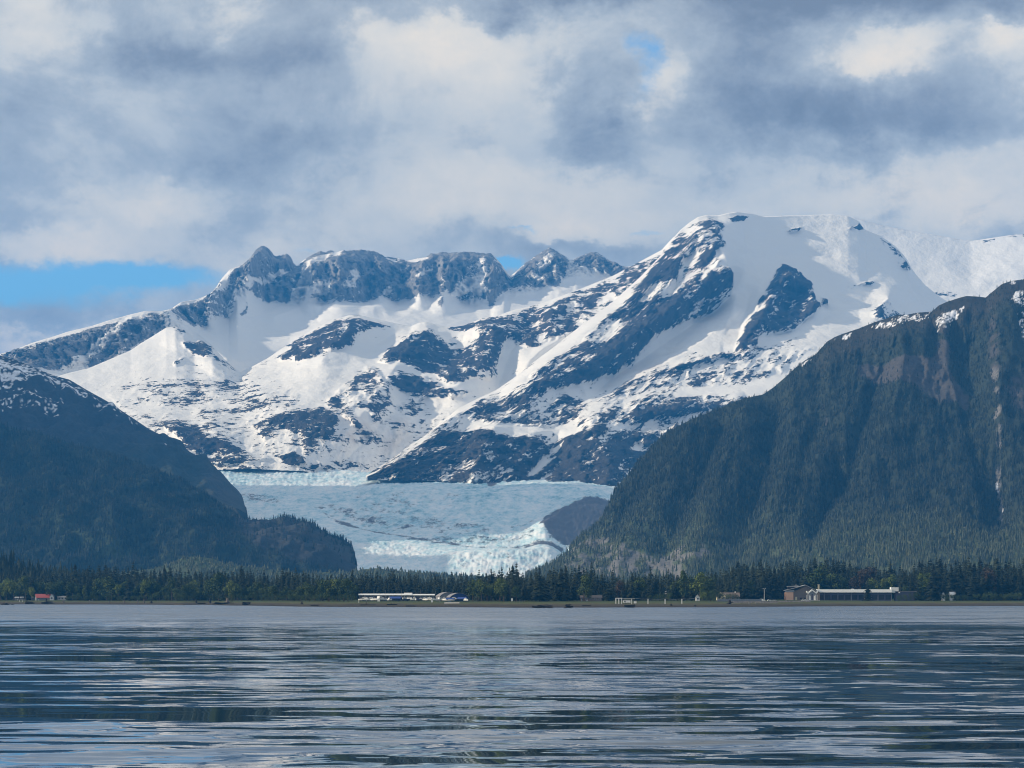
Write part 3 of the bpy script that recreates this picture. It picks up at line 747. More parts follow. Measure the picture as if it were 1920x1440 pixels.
# ------------------------------------------------------------------ glacier
def glacier():
    m, T, b = mat_new('glacier_ice')
    geo = T.n('ShaderNodeNewGeometry')
    pos = geo.outputs['Position']
    at = T.n('ShaderNodeAttribute', attribute_name='rock')
    n1 = T.noise(T.vmath('MULTIPLY', pos, (1, .30, 1.8)), 1 / 30.0, 8, 0.78)
    n2 = T.noise(T.vmath('MULTIPLY', pos, (.6, .25, 1)), 1 / 160.0, 5, 0.6)
    cr = T.n('ShaderNodeAttribute', attribute_name='deep')
    ice = T.ramp(T.math('ADD', T.math('MULTIPLY', T.math('SUBTRACT', n1, 0.5), 2.0), T.math('MULTIPLY_ADD', T.math('SUBTRACT', n2, 0.5), 0.9, 0.58)), [(0.2, (0.15, 0.32, 0.42)), (0.38, (0.40, 0.62, 0.70)), (0.58, (0.64, 0.78, 0.83)), (.82, (0.86, 0.89, 0.90))])
    ice = T.mix(cr.outputs['Fac'], ice, (0.16, 0.36, 0.50, 1))
    dirtn = T.noise(T.vmath('MULTIPLY', pos, (.8, .25, 1.6)), 1 / 40.0, 8, 0.8)
    k = T.mapr(T.math('ADD', at.outputs['Fac'], T.math('MULTIPLY', T.math('SUBTRACT', dirtn, 0.5), 2.6)), 0.38, 0.72)
    T.link(T.mix(k, ice, (0.085, 0.085, 0.095, 1)), b.inputs['Base Color'])
    b.inputs['Roughness'].default_value = 0.6
    b.inputs['Specular IOR Level'].default_value = 0.25
    bn = T.n('ShaderNodeBump')
    T.link(T.math('MULTIPLY', n1, 14.0), bn.inputs['Height'])
    bn.inputs['Strength'].default_value = 0.9
    T.link(bn.outputs[0], b.inputs['Normal'])

    top = [(330, 875, 11100), (420, 876, 11050), (560, 881, 11000), (690, 889, 10900), (780, 893, 10700), (870, 897, 10500), (1000, 901, 10350), (1060, 904, 10300), (1170, 909, 10100), (1300, 915, 10000)]
    c2 = [(330, 940, 9900), (560, 935, 9800), (800, 925, 9800), (1000, 920, 9800), (1170, 925, 9700), (1300, 930, 9700)]
    c3 = [(330, 985, 9300), (560, 970, 9250), (700, 985, 9150), (850, 985, 9050), (1000, 975, 9000), (1150, 970, 9000), (1300, 970, 9000)]
    c4 = [(330, 1040, 8550), (620, 1015, 8500), (800, 1020, 8400), (950, 1030, 8350), (1050, 1032, 8350), (1300, 1040, 8350)]
    c5 = [(330, 1070, 8150), (650, 1058, 8100), (800, 1058, 8000), (860, 1048, 7950), (950, 1043, 7900), (1040, 1044, 7950), (1300, 1060, 8000)]
    bot = [(330, 1095, 7700), (660, 1080, 7700), (760, 1084, 7650), (850, 1090, 7600), (950, 1092, 7600), (1050, 1090, 7650), (1300, 1095, 7700)]
    L = Loft(330, 1300, 2.0, [bot, c5, c4, c3, c2, top], [26, 24, 34, 42, 34], 6, back=0.8)
    p = L.flat()
    sw = fbm(p / 260, 3)
    cv = ridged(np.stack([p[:, 0] / 48 + sw * .7, p[:, 1] / 60 + sw, p[:, 2] / 60], -1), 5, .65)
    cv2 = ridged(np.stack([p[:, 0] / 26 + p[:, 1] / 60, p[:, 1] / 24 - p[:, 0] / 70, p[:, 2] / 40], -1), 3, .6)
    calm = L.field([(.35, [(410, 945), (620, 950), (700, 985), (760, 1005), (900, 1022), (1060, 1034), (1050, 1045), (850, 1045), (640, 1000), (560, 975)], 15)], 1.0)
    cv3 = ridged(np.stack([p[:, 0] / 13, p[:, 1] / 16 + p[:, 0] / 50, p[:, 2] / 20], -1), 2, .6)
    L.push((3.0 * cv + 2.6 * cv2 + 2.2 * cv3) * calm + 6 * fbm(p / 300, 3), 'z')
    for pts, w, a in [([(620, 962), (700, 990), (800, 1008), (920, 1024), (1060, 1034)], 12, -14), ([(1120, 955), (1060, 980), (1020, 1010)], 46, 46), ([(850, 1060), (940, 1052), (1030, 1054)], 30, 26), ([(700, 935), (900, 945), (1080, 935)], 40, 24)]:
        L.bump(pts, w, a, 1.2, 'z')
    R = [(1.35, [(1004, 1008), (1018, 992), (1050, 976), (1100, 962), (1150, 956), (1150, 1026), (1060, 1026), (1030, 1020)], 5),
         (.85, [(600, 955), (640, 972), (690, 990), (760, 1003), (850, 1013), (920, 1022), (1055, 1028), (1055, 1038), (920, 1030), (840, 1019), (750, 1010), (680, 997), (630, 980)], 3),
         (.42, [(590, 955), (650, 945), (760, 960), (900, 985), (1010, 1000), (1010, 1025), (900, 1018), (760, 1002), (690, 988), (640, 972)], 10), (.95, [(912, 912), (925, 907), (940, 909), (930, 915), (918, 918)], 2), (.6, [(893, 918), (902, 916), (900, 921)], 2),
         (.36, [(800, 1000), (860, 995), (1000, 985), (1010, 1010), (900, 1015)], 8), (.32, [(620, 945), (780, 930), (900, 940), (880, 960), (700, 965)], 12), (.3, [(850, 1062), (1040, 1050), (1040, 1062), (860, 1076)], 8), (.45, [(420, 940), (460, 930), (560, 940), (440, 948)], 4)]
    rock = L.field(R, 0.05, warp=3)
    band = fbm(np.stack([L.PX.ravel() * 0 + L.PY.ravel() / 7 - L.PX.ravel() / 90, L.PX.ravel() / 140, L.PX.ravel() * 0], -1), 3)
    rock = rock + .13 * band
    deep = np.clip(-(cv * .6 + cv2 + cv3) / 2.0 + 0.0, 0, 1) * (1 - np.clip(rock, 0, 1))  # deep-ice blue in the hollows, also painting in the crevasses' shade
    L.build('glacier', m, {'rock': rock, 'deep': deep}, kind='structure', label='pale blue crevassed glacier spilling into the valley')


L0_icefield()
L1_towers()
L2_middle()
L3_dome()
glacier()

# ------------------------------------------------------------------ forested hills
def forest_mesh(name, pts, hts, mat, tone, sides=5, tiers=3, spread=0.17, label=None, kind='stuff'):
    """many small conifers standing on a hillside, joined into one mesh"""
    n = len(pts)
    ang = RNG.uniform(0, 6.28, n)
    V, T3, tn = [], [], []
    base = 0
    k = np.arange(sides) * 2 * math.pi / sides
    for t in range(tiers):
        zb = hts * (0.04 + 0.30 * t)
        zt = hts * np.minimum(0.04 + 0.30 * t + 0.48, 1.0) if t < tiers - 1 else hts
        rad = hts * spread * (1.0 - 0.27 * t) * RNG.uniform(.8, 1.25, n)
        a = ang[:, None] + k[None] + t * 0.6
        jit = RNG.uniform(.6, 1.25, (n, sides))
        ring = np.stack([pts[:, 0:1] + rad[:, None] * jit * np.cos(a), pts[:, 1:2] + rad[:, None] * jit * np.sin(a), pts[:, 2:3] + zb[:, None] + (hts[:, None] * .05) * RNG.uniform(-1, 1, (n, sides))], -1)
        lean = hts[:, None] * 0.02 * RNG.normal(size=(n, 2))
        apex = np.stack([pts[:, 0] + lean[:, 0], pts[:, 1] + lean[:, 1], pts[:, 2] + zt], -1)[:, None]
        vv = np.concatenate([ring, apex], 1)
        V.append(vv.reshape(-1, 3))
        i0 = base + np.arange(n)[:, None] * (sides + 1)
        i = np.arange(sides)[None]
        tri = np.stack([i0 + i, i0 + (i + 1) % sides, np.broadcast_to(i0 + sides, (n, sides))], -1)
        T3.append(tri.reshape(-1, 3))
        tn.append(np.repeat(tone + RNG.normal(size=n) * 0.02, sides + 1))
        base += n * (sides + 1)
    me = mesh_from_arrays(name, np.concatenate(V), None, np.concatenate(T3), smooth=False, attrs={'tone': np.concatenate(tn)}, mats=[mat])
    pr = {'kind': kind}
    if label:
        pr['label'] = label
    return link(name, me, **pr)


def scatter(L, density, mask, hmin, hmax):
    """points on the loft's front, area weighted"""
    P = L.P
    e1 = P[:-1, 1:] - P[:-1, :-1]
    e2 = P[1:, :-1] - P[:-1, :-1]
    area = np.linalg.norm(np.cross(e1, e2), axis=-1)
    m = mask.reshape(L.nf, L.n)[:-1, :-1]
    lam = area * density * m
    cnt = RNG.poisson(np.minimum(lam, 30))
    ii, jj = np.nonzero(cnt)
    rep = cnt[ii, jj]
    ii, jj = np.repeat(ii, rep), np.repeat(jj, rep)
    u, v = RNG.random(len(ii))[:, None], RNG.random(len(ii))[:, None]
    a = P[ii, jj] * (1 - u) + P[ii, jj + 1] * u
    b_ = P[ii + 1, jj] * (1 - u) + P[ii + 1, jj + 1] * u
    pts = a * (1 - v) + b_ * v
    px = L.PX[ii, jj]
    py = L.PY[ii, jj]
    h = RNG.uniform(hmin, hmax, len(ii)) * np.exp(RNG.normal(size=len(ii)) * .15)
    return pts, h, px, py


def mixcol(base, layers):
    c = np.tile(np.asarray(base, float), (len(layers[0][0]), 1))
    for f, col in layers:
        f = np.clip(f, 0, 1)[:, None]
        c = c * (1 - f) + np.asarray(col) * f
    return np.concatenate([c, np.ones((len(c), 1))], 1)


def L4_right():
    top = [(985, 1085, 5600), (1000, 1076, 5700), (1035, 1060, 5850), (1060, 1040, 5950), (1090, 1003, 6050), (1120, 984, 6150), (1140, 946, 6250), (1150, 925, 6300), (1160, 910, 6350), (1185, 880, 6450), (1210, 851, 6500), (1240, 817, 6550), (1285, 793, 6600), (1330, 773, 6650), (1380, 753, 6700), (1430, 739, 6750), (1450, 726, 6800), (1475, 706, 6850), (1490, 693, 6850), (1510, 676, 6900), (1530, 664, 6900), (1550, 641, 6950),
           (1565, 632, 6950), (1580, 626, 6950), (1610, 616, 7000), (1640, 604, 7000), (1660, 598, 7000), (1685, 590, 7000), (1700, 590, 7000), (1722, 586, 7000), (1748, 585, 7000), (1760, 573, 7000), (1775, 566, 7050), (1800, 558, 7050), (1812, 555, 7050), (1832, 556, 7050), (1848, 558, 7050), (1862, 546, 7050), (1878, 533, 7100), (1895, 527, 7100), (1925, 523, 7100), (2000, 505, 7100), (2120, 480, 7100), (2260, 500, 7000), (2420, 540, 6900)]
    mid = [(985, 1087, 5500), (1050, 1062, 5650), (1150, 1010, 5850), (1300, 900, 6100), (1500, 850, 6200), (1700, 780, 6300), (1900, 740, 6350), (2120, 700, 6350)]
    low = [(985, 1088, 5400), (1050, 1074, 5500), (1150, 1045, 5600), (1300, 1000, 5650), (1500, 985, 5600), (1700, 970, 5550), (1900, 960, 5500), (2120, 950, 5500)]
    foot = [(985, 1090, 5300), (1200, 1082, 5250), (1500, 1060, 5100), (1700, 1040, 5000), (1920, 1035, 4900), (2120, 1030, 4900)]
    bot = [(985, 1130, 5100), (1500, 1130, 4700), (2120, 1130, 4500)]
    L = Loft(985, 2420, 2.5, [bot, foot, low, mid, top], [24, 46, 80, 84], 8, back=0.9)
    p = L.flat()
    for pts, w, a in [([(1560, 900), (1530, 960), (1515, 1000)], 40, -60), ([(1620, 720), (1590, 800), (1540, 880)], 46, 44), ([(1700, 640), (1680, 760), (1640, 870)], 50, 46), ([(1640, 700), (1600, 830), (1575, 900)], 36, -40), ([(1790, 640), (1800, 760), (1830, 900), (1850, 960)], 60, -90),
                      ([(1760, 610), (1770, 680), (1800, 800), (1815, 920)], 40, 50), ([(1880, 600), (1870, 700), (1868, 820)], 50, 45), ([(1872, 840), (1870, 900), (1868, 970)], 18, -26), ([(1400, 770), (1360, 880), (1320, 980), (1300, 1060)], 46, 36), ([(1450, 760), (1440, 860), (1400, 960), (1370, 1030)], 46, -40),
                      ([(1500, 700), (1480, 820), (1450, 940)], 40, 40), ([(1300, 800), (1250, 900), (1190, 1000), (1150, 1060)], 40, 34), ([(1240, 840), (1180, 940), (1120, 1040)], 30, -26), ([(1350, 800), (1300, 900), (1240, 1020)], 36, -40), ([(1150, 1040), (1140, 1070)], 16, -24), ([(1480, 1040), (1640, 990), (1920, 985)], 40, 24)]:
        L.bump(pts, w, a * .55, 1.0)
    L.push((15 * ridged(np.stack([p[:, 0] / 55 - p[:, 2] / 160, p[:, 1] / 400, p[:, 2] / 500], -1), 5, .6) + 10 * fbm(p / 120, 4)) * L.fade.ravel() * 1.5, 'y')
    L.push((9 * ridged(np.stack([p[:, 0] / 26 - p[:, 2] / 90, p[:, 1] / 200, p[:, 2] / 220], -1), 3, .6)) * L.fade.ravel(), 'y')
    n = fbm(p / 60, 4)
    n2 = fbm(np.stack([p[:, 0] / 25, p[:, 1] / 80, p[:, 2] / 90], -1), 4)
    brush = L.field([(1, [(1600, 700), (1625, 684), (1690, 688), (1740, 675), (1760, 640), (1775, 650), (1770, 690), (1808, 725), (1806, 750), (1760, 752), (1720, 735), (1650, 722), (1610, 716)], 8), (.55, [(1850, 560), (1870, 600), (1880, 690), (1860, 740), (1845, 640)], 12), (.5, [(1535, 760), (1550, 775), (1560, 840), (1545, 840)], 8), (.6, [(1880, 740), (1905, 690), (1920, 680), (1930, 790), (1890, 780)], 12),
                     (.6, [(1765, 590), (1775, 600), (1765, 680), (1752, 670)], 10)], 0, 4)
    cliff = L.field([(.52, [(990, 1085), (1040, 1058), (1062, 1040), (1090, 1004), (1120, 990), (1150, 1000), (1170, 1040), (1140, 1085)], 12), (.58, [(1120, 1090), (1135, 1050), (1190, 1030), (1240, 1035), (1270, 1015), (1300, 1045), (1290, 1090)], 12), (.8, [(1225, 1075), (1240, 1035), (1255, 1032), (1250, 1060), (1270, 1070)], 5),
                     (.5, [(1290, 1060), (1330, 1030), (1370, 1000), (1380, 1004), (1340, 1045), (1310, 1075)], 5), (.4, [(1180, 1040), (1200, 980), (1230, 940), (1240, 950), (1210, 1000)], 8), (.7, [(1862, 850), (1872, 850), (1874, 905), (1868, 960), (1862, 955), (1866, 900)], 3), (.5, [(1855, 700), (1870, 690), (1875, 830), (1866, 850), (1858, 780)], 6)], 0, 5)
    snow = L.field([(.8, [(1755, 612), (1765, 590), (1790, 578), (1812, 568), (1810, 580), (1790, 596), (1770, 614), (1756, 625)], 4), (.7, [(1895, 565), (1905, 545), (1925, 540), (1930, 575), (1910, 580), (1898, 578)], 5), (.9, [(1896, 527), (1905, 528), (1904, 533), (1896, 532)], 2), (.55, [(1620, 618), (1660, 603), (1690, 592), (1740, 590), (1740, 604), (1690, 612), (1640, 622)], 5), (.75, [(1572, 632), (1595, 624), (1596, 633), (1580, 637)], 3),
                    (.7, [(1500, 682), (1518, 670), (1520, 676), (1505, 692)], 3), (.6, [(1925, 690), (1900, 600), (1920, 590)], 3), (.5, [(1555, 640), (1570, 632), (1560, 645)], 3), (.9, [(1863, 880), (1868, 880), (1869, 900), (1866, 902)], 2), (.8, [(1870, 920), (1874, 922), (1872, 935), (1869, 935)], 2)], 0, 3)
    n5 = fbm(np.stack([p[:, 0] / 9 + p[:, 2] / 14, p[:, 1] / 14, p[:, 2] / 9], -1), 4, .65)
    snowm = sstep(snow + (.35 * n2 + .5 * n5) * sstep(snow, .02, .3), .52, .66)
    cliffm = sstep(cliff + .45 * n2, .3, .6)
    brushm = sstep(brush + .3 * n, .3, .6)
    high = sstep(L.PY.ravel() - np.interp(L.PX.ravel(), [c[0] for c in top], [c[1] for c in top]), 70, 20) * sstep(L.PX.ravel(), 1450, 1600)
    lowg = sstep(L.PY.ravel(), 930, 1040)
    col = mixcol((0.032, 0.040, 0.028), [(lowg * .8, (0.085, 0.11, 0.055)), (high * .8, (0.045, 0.040, 0.032)), (brushm, (0.072, 0.067, 0.063)), (cliffm, (0.155, 0.15, 0.142)), (snowm, (0.85, 0.86, 0.9))])
    L.build('forested_mountain', M_HILL, {'ground': col}, kind='structure', label='dark forested mountain with a brown brushy band rising beside the glacier')
    dens = 0.0115 * (0.55 + .9 * sstep(n2, -.5, .4)) * (1 - cliffm * .93) * (1 - snowm) * (1 - brushm * .93) * (1 - high * .75) * (0.75 + .8 * np.clip(n, -.5, .6))
    pts, h, px, py = scatter(L, 1.0, dens * 2.0, 6, 15)
    hi = sstep(py, 980, 650)
    h = h * (1 - .4 * hi)
    tone = .44 + .32 * sstep(py, 880, 1050) + .20 * sstep(py, 900, 1060) * RNG.random(len(h)) + RNG.normal(size=len(h)) * .12 + .2 * fbm(pts / 60, 4)
    forest_mesh('hillside_forest', pts, h, M_NEEDLES, tone, label='conifer forest covering the mountain beside the glacier')
    print('L4 trees', len(pts))


def L5_L6_left():
    top = [(-420, 240, 9300), (-260, 345, 9300), (-180, 480, 9300), (-90, 590, 9250), (-40, 642, 9250), (0, 667, 9200), (30, 675, 9200), (60, 688, 9150), (100, 704, 9100), (130, 712, 9100), (160, 730, 9050), (200, 752, 9000), (250, 785, 8950), (280, 805, 8900), (300, 815, 8900), (330, 830, 8850), (360, 850, 8800), (390, 868, 8750), (415, 893, 8700), (432, 906, 8650), (446, 919, 8600), (455, 931, 8500), (457, 940, 8400), (460, 952, 8300)]  # unseen crest and slope left of the view, raised to shade the glacier
    mid = [(-420, 400, 8500), (-260, 500, 8500), (-150, 670, 8480), (0, 830, 8450), (200, 870, 8400), (330, 905, 8350), (415, 936, 8300), (446, 945, 8250), (460, 958, 8200)]
    bot = [(-420, 1000, 7900), (0, 1000, 7900), (250, 985, 7900), (400, 955, 8000), (446, 955, 8050), (460, 962, 8100)]
    L = Loft(-420, 460, 3, [bot, mid, top], [40, 90], 6, back=0.8, end=90)
    p = L.flat()
    L.push((26 * ridged(np.stack([p[:, 0] / 120, p[:, 1] / 300, p[:, 2] / 400], -1), 4, .5) + 12 * fbm(p / 150, 4)) * L.fade.ravel())
    n = fbm(np.stack([p[:, 0] / 40 + p[:, 2] / 30, p[:, 1] / 60, p[:, 2] / 40], -1), 4)
    snow = L.field([(.80, [(-100, 620), (0, 668), (60, 690), (120, 712), (170, 745), (160, 755), (100, 730), (60, 720), (30, 740), (0, 735), (-100, 720)], 10), (.62, [(150, 735), (260, 800), (240, 800), (150, 760)], 8), (.4, [(210, 825), (240, 832), (235, 838)], 4), (.5, [(300, 845), (310, 852), (304, 855)], 4), (.45, [(0, 740), (130, 760), (110, 790), (0, 780)], 12)], 0, 4)
    n5 = fbm(np.stack([p[:, 0] / 14 + p[:, 2] / 18, p[:, 1] / 30, p[:, 2] / 16 - p[:, 0] / 30], -1), 4, .65)
    snowm = sstep(snow + (.3 * n + .65 * n5) * sstep(snow, .02, .25), .6, .74)
    green = sstep(L.PY.ravel(), 800, 900)
    end = L.field([(1, [(380, 880), (430, 900), (460, 930), (450, 950), (400, 950), (385, 920)], 14)], 0)
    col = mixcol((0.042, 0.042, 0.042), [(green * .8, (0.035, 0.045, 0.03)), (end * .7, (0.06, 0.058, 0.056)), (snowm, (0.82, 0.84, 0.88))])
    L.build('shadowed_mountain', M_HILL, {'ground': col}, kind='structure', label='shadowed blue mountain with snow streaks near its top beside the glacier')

    top6 = [(-420, 552, 7850), (-260, 610, 7700), (-100, 725, 7450), (0, 797, 7300), (80, 815, 7300), (146, 838, 7300), (204, 851, 7250), (255, 866, 7200), (310, 890, 7150), (350, 906, 7100), (379, 927, 7050), (412, 949, 7000), (430, 963, 7000), (450, 971, 7000), (470, 976, 7000), (510, 979, 7000), (543, 975, 7000), (569, 981, 6950), (585, 989, 6950), (598, 994, 6950), (627, 1005, 6900), (645, 1012, 6850), (655, 1018, 6800), (661, 1026, 6750), (665, 1038, 6650), (668, 1062, 6500)]  # unseen left end heightened to set the shadow's edge on the glacier front
    mid6 = [(-420, 900, 6550), (0, 950, 6500), (200, 965, 6500), (400, 1010, 6450), (543, 1025, 6450), (640, 1040, 6450), (668, 1070, 6400)]
    bot6 = [(-420, 1128, 6000), (0, 1128, 5950), (400, 1128, 6050), (640, 1126, 6200), (668, 1126, 6300)]
    L = Loft(-420, 668, 2.6, [bot6, mid6, top6], [70, 90], 6, back=0.8, end=110)
    p = L.flat()
    L.push((16 * ridged(np.stack([p[:, 0] / 110, p[:, 1] / 260, p[:, 2] / 260], -1), 4, .5) + 8 * fbm(p / 90, 4)) * L.fade.ravel())
    n = fbm(p / 50, 4)
    bare = L.field([(.8, [(430, 965), (545, 975), (600, 992), (665, 1030), (668, 1070), (560, 1080), (480, 1040), (430, 1000)], 16)], 0, 5)
    gr = L.field([(.8, [(90, 985), (150, 1005), (260, 1030), (330, 1060), (200, 1060), (120, 1020)], 20)], 0, 6)
    barem = sstep(bare + .4 * n, .2, .7)
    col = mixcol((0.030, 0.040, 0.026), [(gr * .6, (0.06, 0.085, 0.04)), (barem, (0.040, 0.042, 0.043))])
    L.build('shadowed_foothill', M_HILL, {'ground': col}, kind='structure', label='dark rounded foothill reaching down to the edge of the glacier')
    pts, h, px, py = scatter(L, 1.0, 0.015 * (1 - barem * .93), 6, 14)
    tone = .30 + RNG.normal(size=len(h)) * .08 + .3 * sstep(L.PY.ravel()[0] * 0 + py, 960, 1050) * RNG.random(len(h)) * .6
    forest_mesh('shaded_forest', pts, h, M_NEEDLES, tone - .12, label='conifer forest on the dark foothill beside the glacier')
    print('L6 trees', len(pts))


def low_hills():
    top = [(-140, 1088, 5500), (0, 1086, 5500), (200, 1078, 5500), (290, 1066, 5500), (325, 1054, 5500), (340, 1046, 5500), (370, 1043, 5500), (400, 1048, 5500), (420, 1056, 5500), (450, 1060, 5500), (500, 1068, 5500), (560, 1074, 5500), (640, 1074, 5600), (680, 1068, 5600), (710, 1067, 5600), (740, 1070, 5600), (790, 1073, 5600), (840, 1077, 5600), (880, 1080, 5600), (930, 1085, 5600), (1120, 1090, 5600)]
    bot = [(-140, 1130, 5000), (1120, 1130, 5000)]
    L = Loft(-140, 1120, 5, [bot, top], [30], 0, back=0.4)
    p = L.flat()
    L.push(3 * fbm(p / 60, 3), 'z')
    col = mixcol((0.06, 0.085, 0.04), [(sstep(fbm(p / 70, 3), -.2, .4) * .5, (0.085, 0.10, 0.055))])
    L.build('low_green_hills', M_HILL, {'ground': col}, kind='structure', label='low pale green hills on the valley floor before the glacier')
    pts, h, px, py = scatter(L, 1.0, np.full(len(p), 0.012), 4, 9)
    forest_mesh('valley_woodland', pts, h, M_NEEDLES, .92 + RNG.normal(size=len(h)) * .12, tiers=2, spread=.36, label='pale leafy woodland on the low hills before the glacier')
    # wooded knoll behind the red-roofed house
    top = [(-260, 1000, 3900), (-100, 1020, 3900), (0, 1057, 3900), (30, 1066, 3900), (70, 1078, 3900), (120, 1088, 3900), (200, 1100, 3900)]
    bot = [(-260, 1130, 3500), (200, 1130, 3500)]
    L = Loft(-260, 200, 5, [bot, top], [30], 0, back=0.5)
    p = L.flat()
    col = mixcol((0.03, 0.04, 0.025), [(p[:, 0] * 0, (0, 0, 0))])
    L.build('wooded_knoll', M_HILL, {'ground': col}, kind='structure', label='dark wooded knoll rising behind the red-roofed house')
    pts, h, px, py = scatter(L, 1.0, np.full(len(p), 0.014), 12, 22)
    forest_mesh('knoll_forest', pts, h, M_SPRUCE, .55 + RNG.normal(size=len(h)) * .2, sides=6, tiers=4, label='dark conifers covering the knoll behind the red-roofed house')


L4_right()
L5_L6_left()
low_hills()

# ------------------------------------------------------------------ shore, valley floor and water
SHORE = np.array([(-400, 3100), (0, 3077), (90, 2960), (180, 2960), (300, 2860), (340, 2720), (380, 2860), (430, 2600), (470, 2560), (560, 2300), (620, 2240), (780, 2190), (800, 2150), (860, 2150), (960, 2060), (1080, 2080), (1200, 2110), (1330, 2140), (1400, 2222), (1500, 2330), (1620, 2424), (1760, 2470), (1920, 2500), (2400, 2560)], float)


def shore_d(px):
    return np.interp(px, SHORE[:, 0], SHORE[:, 1])


def land_z(s):
    return np.interp(s, [-400, -60, 0, 30, 90, 160, 300, 700, 1500, 4000], [-6, -1.2, 0.0, 0.6, 1.4, 2.6, 4.0, 6.5, 9.0, 12.0])


def gz(px, d):
    return float(land_z(d - shore_d(px)))


def make_land():
    m, T, b = mat_new('tidal_meadow')
    geo = T.n('ShaderNodeNewGeometry')
    pos = geo.outputs['Position']
    at = T.n('ShaderNodeAttribute', attribute_name='inland')
    n = T.noise(T.vmath('MULTIPLY', pos, (.4, .12, 1)), 1 / 6.0, 6, 0.65)
    n2 = T.noise(T.vmath('MULTIPLY', pos, (1, .4, 1)), 1 / 1.6, 4, 0.65)
    f = T.math('ADD', at.outputs['Fac'], T.math('MULTIPLY', T.math('SUBTRACT', n, 0.5), 0.35))
    c = T.ramp(f, [(0.0, (0.024, 0.021, 0.018)), (0.16, (0.040, 0.033, 0.026)), (0.34, (0.066, 0.056, 0.036)), (0.46, (0.085, 0.088, 0.038)), (0.62, (0.062, 0.082, 0.028)), (1, (0.05, 0.06, 0.026))])
    T.link(T.mix(1.0, c, T.ramp(n2, [(.3, (.65,) * 3), (.7, (1.3,) * 3)]), 'MULTIPLY'), b.inputs['Base Color'])
    b.inputs['Roughness'].default_value = 0.9
    b.inputs['Specular IOR Level'].default_value = 0.1
    px = np.arange(-400, 2401, 6.0)
    s = np.concatenate([np.array([-400, -150, -60, -20]), np.arange(-8, 420, 7.0), np.array([450, 520, 700, 1000, 1500, 2500, 4000, 8000, 18000])])
    PX, S = np.meshgrid(px, s)
    D = shore_d(PX) + S
    # far rows straighten out
    D = np.where(S > 4000, 2300 + S, D)
    X = (PX - 960) / F * np.minimum(D, 6500)
    Z = land_z(S)
    p = np.stack([X.ravel(), D.ravel(), Z.ravel()], -1)
    wob = fbm(np.stack([p[:, 0] / 16, p[:, 1] / 40, p[:, 2] * 0], -1), 4)
    p[:, 2] += wob * 0.25 * sstep(S.ravel(), 15, 60) * sstep(S.ravel(), 700, 350)
    p[:, 1] += 16 * fbm(np.stack([p[:, 0] / 40, p[:, 1] * 0, p[:, 2] * 0], -1), 4) * sstep(S.ravel(), 500, 100)
    inland = np.interp(S.ravel(), [-20, 0, 40, 120, 200, 320], [0, .05, .2, .34, .5, .75]) + .12 * wob
    nr, nc = PX.shape
    idx = np.arange(nr * nc).reshape(nr, nc)
    Q = np.stack([idx[:-1, :-1], idx[:-1, 1:], idx[1:, 1:], idx[1:, :-1]], -1).reshape(-1, 4)
    me = mesh_from_arrays('valley_floor', p, Q, attrs={'inland': inland}, mats=[m])
    link('valley_floor', me, kind='structure', label='flat grassy tidal meadow with a brown mud edge along the water')


def make_water():
    m, T, b = mat_new('sea_water')
    geo = T.n('ShaderNodeNewGeometry')
    pos = geo.outputs['Position']
    sep = T.n('ShaderNodeSeparateXYZ')
    T.link(pos, sep.inputs[0])
    dist = sep.outputs[1]
    near = T.mapr(dist, 300, 900, 1.0, 0.0)
    # slopes of long low wavelets, of short ripples, and patches of wind
    half = (.5, .5, .5)
    sl = None
    patch = T.noise(T.vmath('MULTIPLY', pos, (.5, .35, 0)), 1 / 40.0, 3, 0.5)
    pw = T.mapr(patch, 0.36, 0.64, 0.25, 1.3)
    for size, ax, ay, stretch, mod in [(60.0, .05, .08, .6, False), (18.0, .12, .13, .6, True), (6.5, .30, .40, .42, True), (2.4, .30, .28, .5, True)]:
        nz = T.noise(T.vmath('MULTIPLY', pos, (stretch, 1.0, 0)), 1 / size, 2, 0.5, color=True)
        q = T.vmath('MULTIPLY', T.vmath('SUBTRACT', nz, half), (ax, ay, 0))
        if mod:
            q = T.vmath('SCALE', q, pw)
        sl = q if sl is None else T.vmath('ADD', sl, q)
    far = T.mapr(T.math('ADD', dist, T.math('MULTIPLY', T.math('SUBTRACT', T.noise(T.vmath('MULTIPLY', pos, (.5, 1, 0)), 1 / 160.0, 4, 0.6), 0.5), 900.0)), 550, 1150, 0.0, 1.0)
    tilt = T.n('ShaderNodeCombineXYZ')
    T.link(T.math('MULTIPLY_ADD', far, -0.092, -0.010), tilt.inputs[1])
    tilt.inputs[2].default_value = 1.0
    nrm = T.vmath('NORMALIZE', T.vmath('ADD', sl, tilt.outputs[0]))
    T.link(nrm, b.inputs['Normal'])
    b.inputs['Base Color'].default_value = (0.012, 0.025, 0.042, 1)
    b.inputs['IOR'].default_value = 1.333
    T.link(T.mapr(dist, 350, 1300, 0.015, 0.16), b.inputs['Roughness'])
    b.inputs['Specular IOR Level'].default_value = 0.85
    ys = np.concatenate([np.arange(-800, 100, 100.0), np.geomspace(100, 3600, 90)])
    xs = np.linspace(-3000, 3000, 40)
    X, Y = np.meshgrid(xs, ys)
    p = np.stack([X.ravel(), Y.ravel(), np.zeros(X.size)], -1)
    idx = np.arange(X.size).reshape(X.shape)
    Q = np.stack([idx[:-1, :-1], idx[:-1, 1:], idx[1:, 1:], idx[1:, :-1]], -1).reshape(-1, 4)
    link('water', mesh_from_arrays('water', p, Q, mats=[m]), kind='structure', label='rippled dark blue sea water reflecting mountains and cloud')


